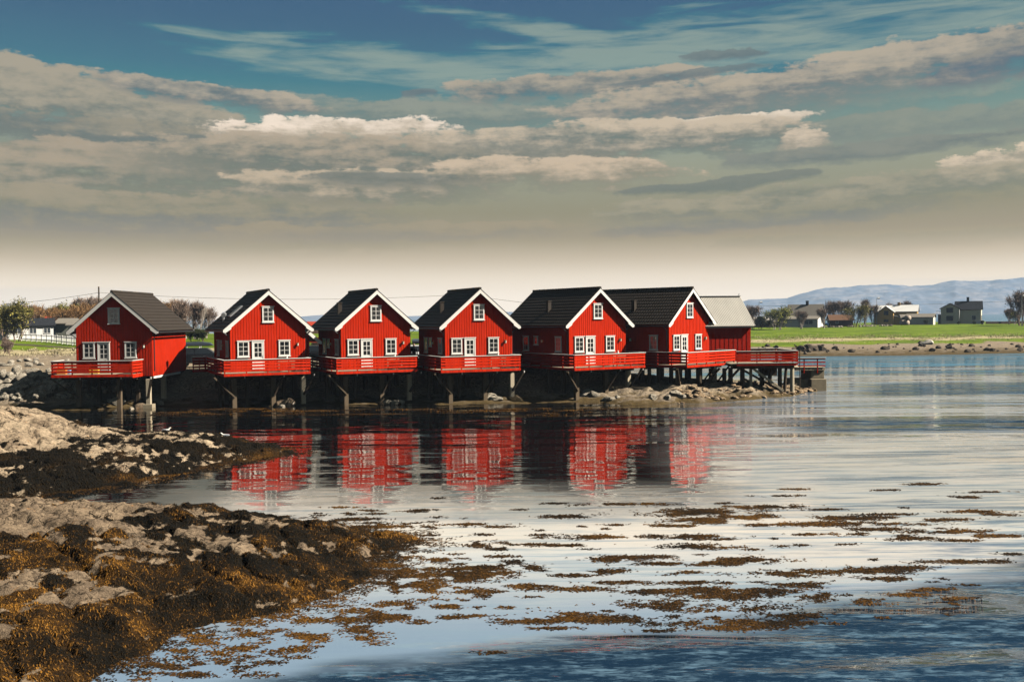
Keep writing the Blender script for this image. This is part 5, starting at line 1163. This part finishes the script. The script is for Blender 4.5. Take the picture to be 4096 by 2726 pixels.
# red timber frame and small rear rail between cabins two and three
rf = empty('red_timber_frame', ppos(1262, 92), 0); tag(rf, 'red timber gate frame standing in dry grass between cabins two and three', 'gate')
q = MB(); q.bar((-.7, 0, 0), (-.7, 0, 1.9), .2); q.bar((.8, 0, 0), (.8, 0, 1.9), .2); q.build('post', M_RED, rf)
q = MB(); q.bar((-.9, 0, 1.8), (1.0, 0, 1.8), .12, .45); q.build('crossbeam', M_RED, rf)

# ------------------------------------------------------------------ small things on the decks
M_TBL = mat('table_boards', (.3, .2, .12))
for i, (c, lb) in enumerate(zip(CABS[1:5], ('small white vase on the deck table before the skylight cabin', 'small white vase on the deck table before the third cabin', 'small white vase on the deck table before the fourth cabin', 'small white vase on the deck table before the fifth cabin'))):
    a = -R(c['depth_az']); bx_ = PX(c['px'], c['D']); t = empty('deck_table', (bx_ + (.95) * math.cos(a) + 1.0 * math.sin(a), c['D'] + .95 * math.sin(a) - 1.0 * math.cos(a), DECK), a)
    tag(t, ['wooden table on the deck of the skylight cabin', 'wooden table on the deck of the third cabin', 'wooden table on the deck of the fourth cabin', 'wooden table on the deck of the fifth cabin'][i], 'table', 'tables on the decks')
    q = MB(); q.box(-.6, .6, -.35, .35, .70, .74); q.build('tabletop', M_TBL, t)
    for sx in (-.52, .52):
        for sy in (-.28, .28): q = MB(); q.box(sx - .03, sx + .03, sy - .03, sy + .03, 0, .699); q.build('leg', M_TBL, t)
    q = MB(); q.tube([(0, 0, 0), (0, 0, .08), (0, 0, .2), (0, 0, .3), (0, 0, .36)], [.06, .09, .08, .04, .055], 10); o = q.build('vase', M_WHITE, None, t.location + Vector((.1, 0, .741)), smooth=True); tag(o, lb, 'vase', 'vases on the deck tables')
for px, y_off, colr, nm, lb in ((245, .6, (.75, .25, .04), 'orange_crate', 'orange crate behind the railing at the left end of the first deck'), (262, 1.0, (.2, .4, .6), 'blue_cool_box', 'blue and white cool box behind the railing of the first deck'), (375, .9, (.8, .45, .05), 'yellow_crate', 'yellow crate by the door of the first cabin')):
    D = 66.6 + y_off; q = MB(); q.box(-.3, .3, -.2, .2, 0, .34); q.box(-.33, .33, -.23, .23, .341, .4)
    o = q.build(nm, mat(nm, colr, .6, .3), None, (PX(px, D), D, DECK), R(8), bevel=.02); tag(o, lb, 'crate')

# ================================================================== PERSON AND GULLS
def skin_body(name, verts, edges, radii, m, sub=1):
    me = bpy.data.meshes.new(name); me.from_pydata(verts, edges, []); me.materials.append(m); o = bpy.data.objects.new(name, me); COL.objects.link(o)
    sk = o.modifiers.new('s', 'SKIN'); 
    for i, r_ in enumerate(radii): me.skin_vertices[0].data[i].radius = r_ if isinstance(r_, tuple) else (r_, r_)
    me.skin_vertices[0].data[0].use_root = True
    ss = o.modifiers.new('u', 'SUBSURF'); ss.levels = sub; ss.render_levels = sub; return o
M_SKIN = mat('skin', (.45, .26, .17), .6, .3); M_CLOTH = mat('dark_jacket', (.012, .012, .015), .9, .1); M_HAIR = mat('dark_hair', (.02, .015, .01), .8)
pv_ = [(0, 0, .96), (0, 0, 1.2), (0, 0, 1.42), (0, 0, 1.53), (0, -.01, 1.62), (0, -.015, 1.72),
       (.19, 0, 1.42), (.25, .0, 1.15), (.24, -.12, .93), (.235, -.17, .86), (-.19, 0, 1.42), (-.25, 0, 1.15), (-.24, -.12, .93), (-.235, -.17, .86),
       (.1, 0, .9), (.11, -.02, .5), (.12, .02, .09), (.13, -.12, .05), (-.1, 0, .9), (-.11, -.02, .5), (-.12, .02, .09), (-.13, -.12, .05)]
pe = [(0, 1), (1, 2), (2, 3), (3, 4), (4, 5), (2, 6), (6, 7), (7, 8), (8, 9), (2, 10), (10, 11), (11, 12), (12, 13), (0, 14), (14, 15), (15, 16), (16, 17), (0, 18), (18, 19), (19, 20), (20, 21)]
pr_ = [(.16, .11), (.15, .1), (.15, .1), .055, .085, .075, .07, .052, .04, .035, .07, .052, .04, .035, .09, .06, .042, .04, .09, .06, .042, .04]
px_, pD = 1655, 77.6
po = skin_body('person', pv_, pe, pr_, M_CLOTH, 2); po.location = ppos(px_, pD); po.rotation_euler.z = R(20)
tag(po, 'person in dark clothes standing before the white car between the third and fourth cabins', 'person')
hd = MB(); 
import bmesh as _bm
def blobm(name, m, c, s, parent, sub=3):
    bm = _bm.new(); _bm.ops.create_icosphere(bm, subdivisions=sub, radius=1)
    for v in bm.verts: v.co = Vector((c[0] + v.co.x * s[0], c[1] + v.co.y * s[1], c[2] + v.co.z * s[2]))
    me = bpy.data.meshes.new(name); bm.to_mesh(me); bm.free(); me.materials.append(m); me.polygons.foreach_set('use_smooth', [True] * len(me.polygons)); return link(name, me, parent)
blobm('face', M_SKIN, (0, -.03, 1.66), (.078, .088, .11), po); blobm('hair', M_HAIR, (0, .005, 1.71), (.09, .098, .095), po)
def gull(x, y, z, yaw, label):
    o = skin_body('gull', [(0, 0, .1), (-.12, 0, .1), (-.22, 0, .12), (.1, 0, .12), (.15, 0, .2), (.19, 0, .235), (.23, 0, .23)], [(0, 1), (1, 2), (0, 3), (3, 4), (4, 5), (5, 6)], [.075, .06, .02, .065, .035, .038, .01], M_WHITE, 2)
    o.location = (x, y, z); o.rotation_euler.z = yaw; o.scale = (.95, .95, .95); tag(o, label, 'gull', 'gulls on the shore rocks')
    for s in (-1, 1): blobm('wing', mat('gull_grey', (.35, .37, .4)), (-.06, s * .062, .12), (.16, .018, .05), o)
    q = MB(); q.tube([(.225, 0, .23), (.27, 0, .215)], [.012, .003], 6); q.build('beak', mat('gull_beak', (.7, .45, .05)), o)
    for s in (-1, 1): q = MB(); q.tube([(0, s * .03, .06), (0, s * .03, -.06)], .007, 5); q.build('leg', mat('gull_beak', (.7, .45, .05)), o)
def rz_(x, y):
    Z, d = rockh(np.array([x]), np.array([y]), POLY_M, crest_m, 9); return float(Z[0])
x0, y0 = PX(893, 45.6), 45.6; gull(x0, y0, max(0, rz_(x0, y0)) + .1, R(190), 'white gull standing at the right tip of the further rocks')
x0, y0 = PX(658, 46.0), 46.0; gull(x0, y0, max(0, rz_(x0, y0)) + .1, R(20), 'white gull further left on the crest of the further rocks')

# dry grass on the field edges
g = np.random.default_rng(5); n = 26000
pxs = np.concatenate([g.uniform(-50, 340, 7000), g.uniform(2990, 4200, 15000), g.uniform(640, 1700, 4000)]); Dg = np.concatenate([g.normal(112, 3.0, 7000), g.normal(196, 9, 15000), g.normal(104, 3, 4000)])
k = fbm(pxs * .02, Dg * .2, 3, 66) > -.05; pxs, Dg = pxs[k], Dg[k]
X = (pxs - 2048) / F * Dg; Zg = ground(X, Dg)
V1, F1, T1 = blades(X, Dg, Zg - .02, .13, .035, g.random(len(X)), -.3, 8, 1.2)
L_DRY = leafm('dry_grass', (.28, .22, .09, 1), (.66, .56, .36, 1))
tag(link('dry_grass', npmesh('dry_grass', V1, F1, L_DRY, {'tone': T1})), 'dry straw-coloured grass along the field edges', 'grass', None, 'stuff')

# ================================================================== HAZE
hm = bpy.data.materials.new('haze_air'); hm.use_nodes = True; t = NT(hm.node_tree); t.n.clear()
pvn = t.node('ShaderNodeVolumePrincipled'); pvn.inputs['Color'].default_value = (.54, .72, .96, 1); pvn.inputs['Density'].default_value = SIG; pvn.inputs['Anisotropy'].default_value = 0
oo = t.node('ShaderNodeOutputMaterial'); t.l.new(pvn.outputs[0], oo.inputs['Volume'])
hb = MB(); hb.box(-5600, 5600, -80, 5900, -5, 206); tag(hb.build('haze', hm), kind='stuff')
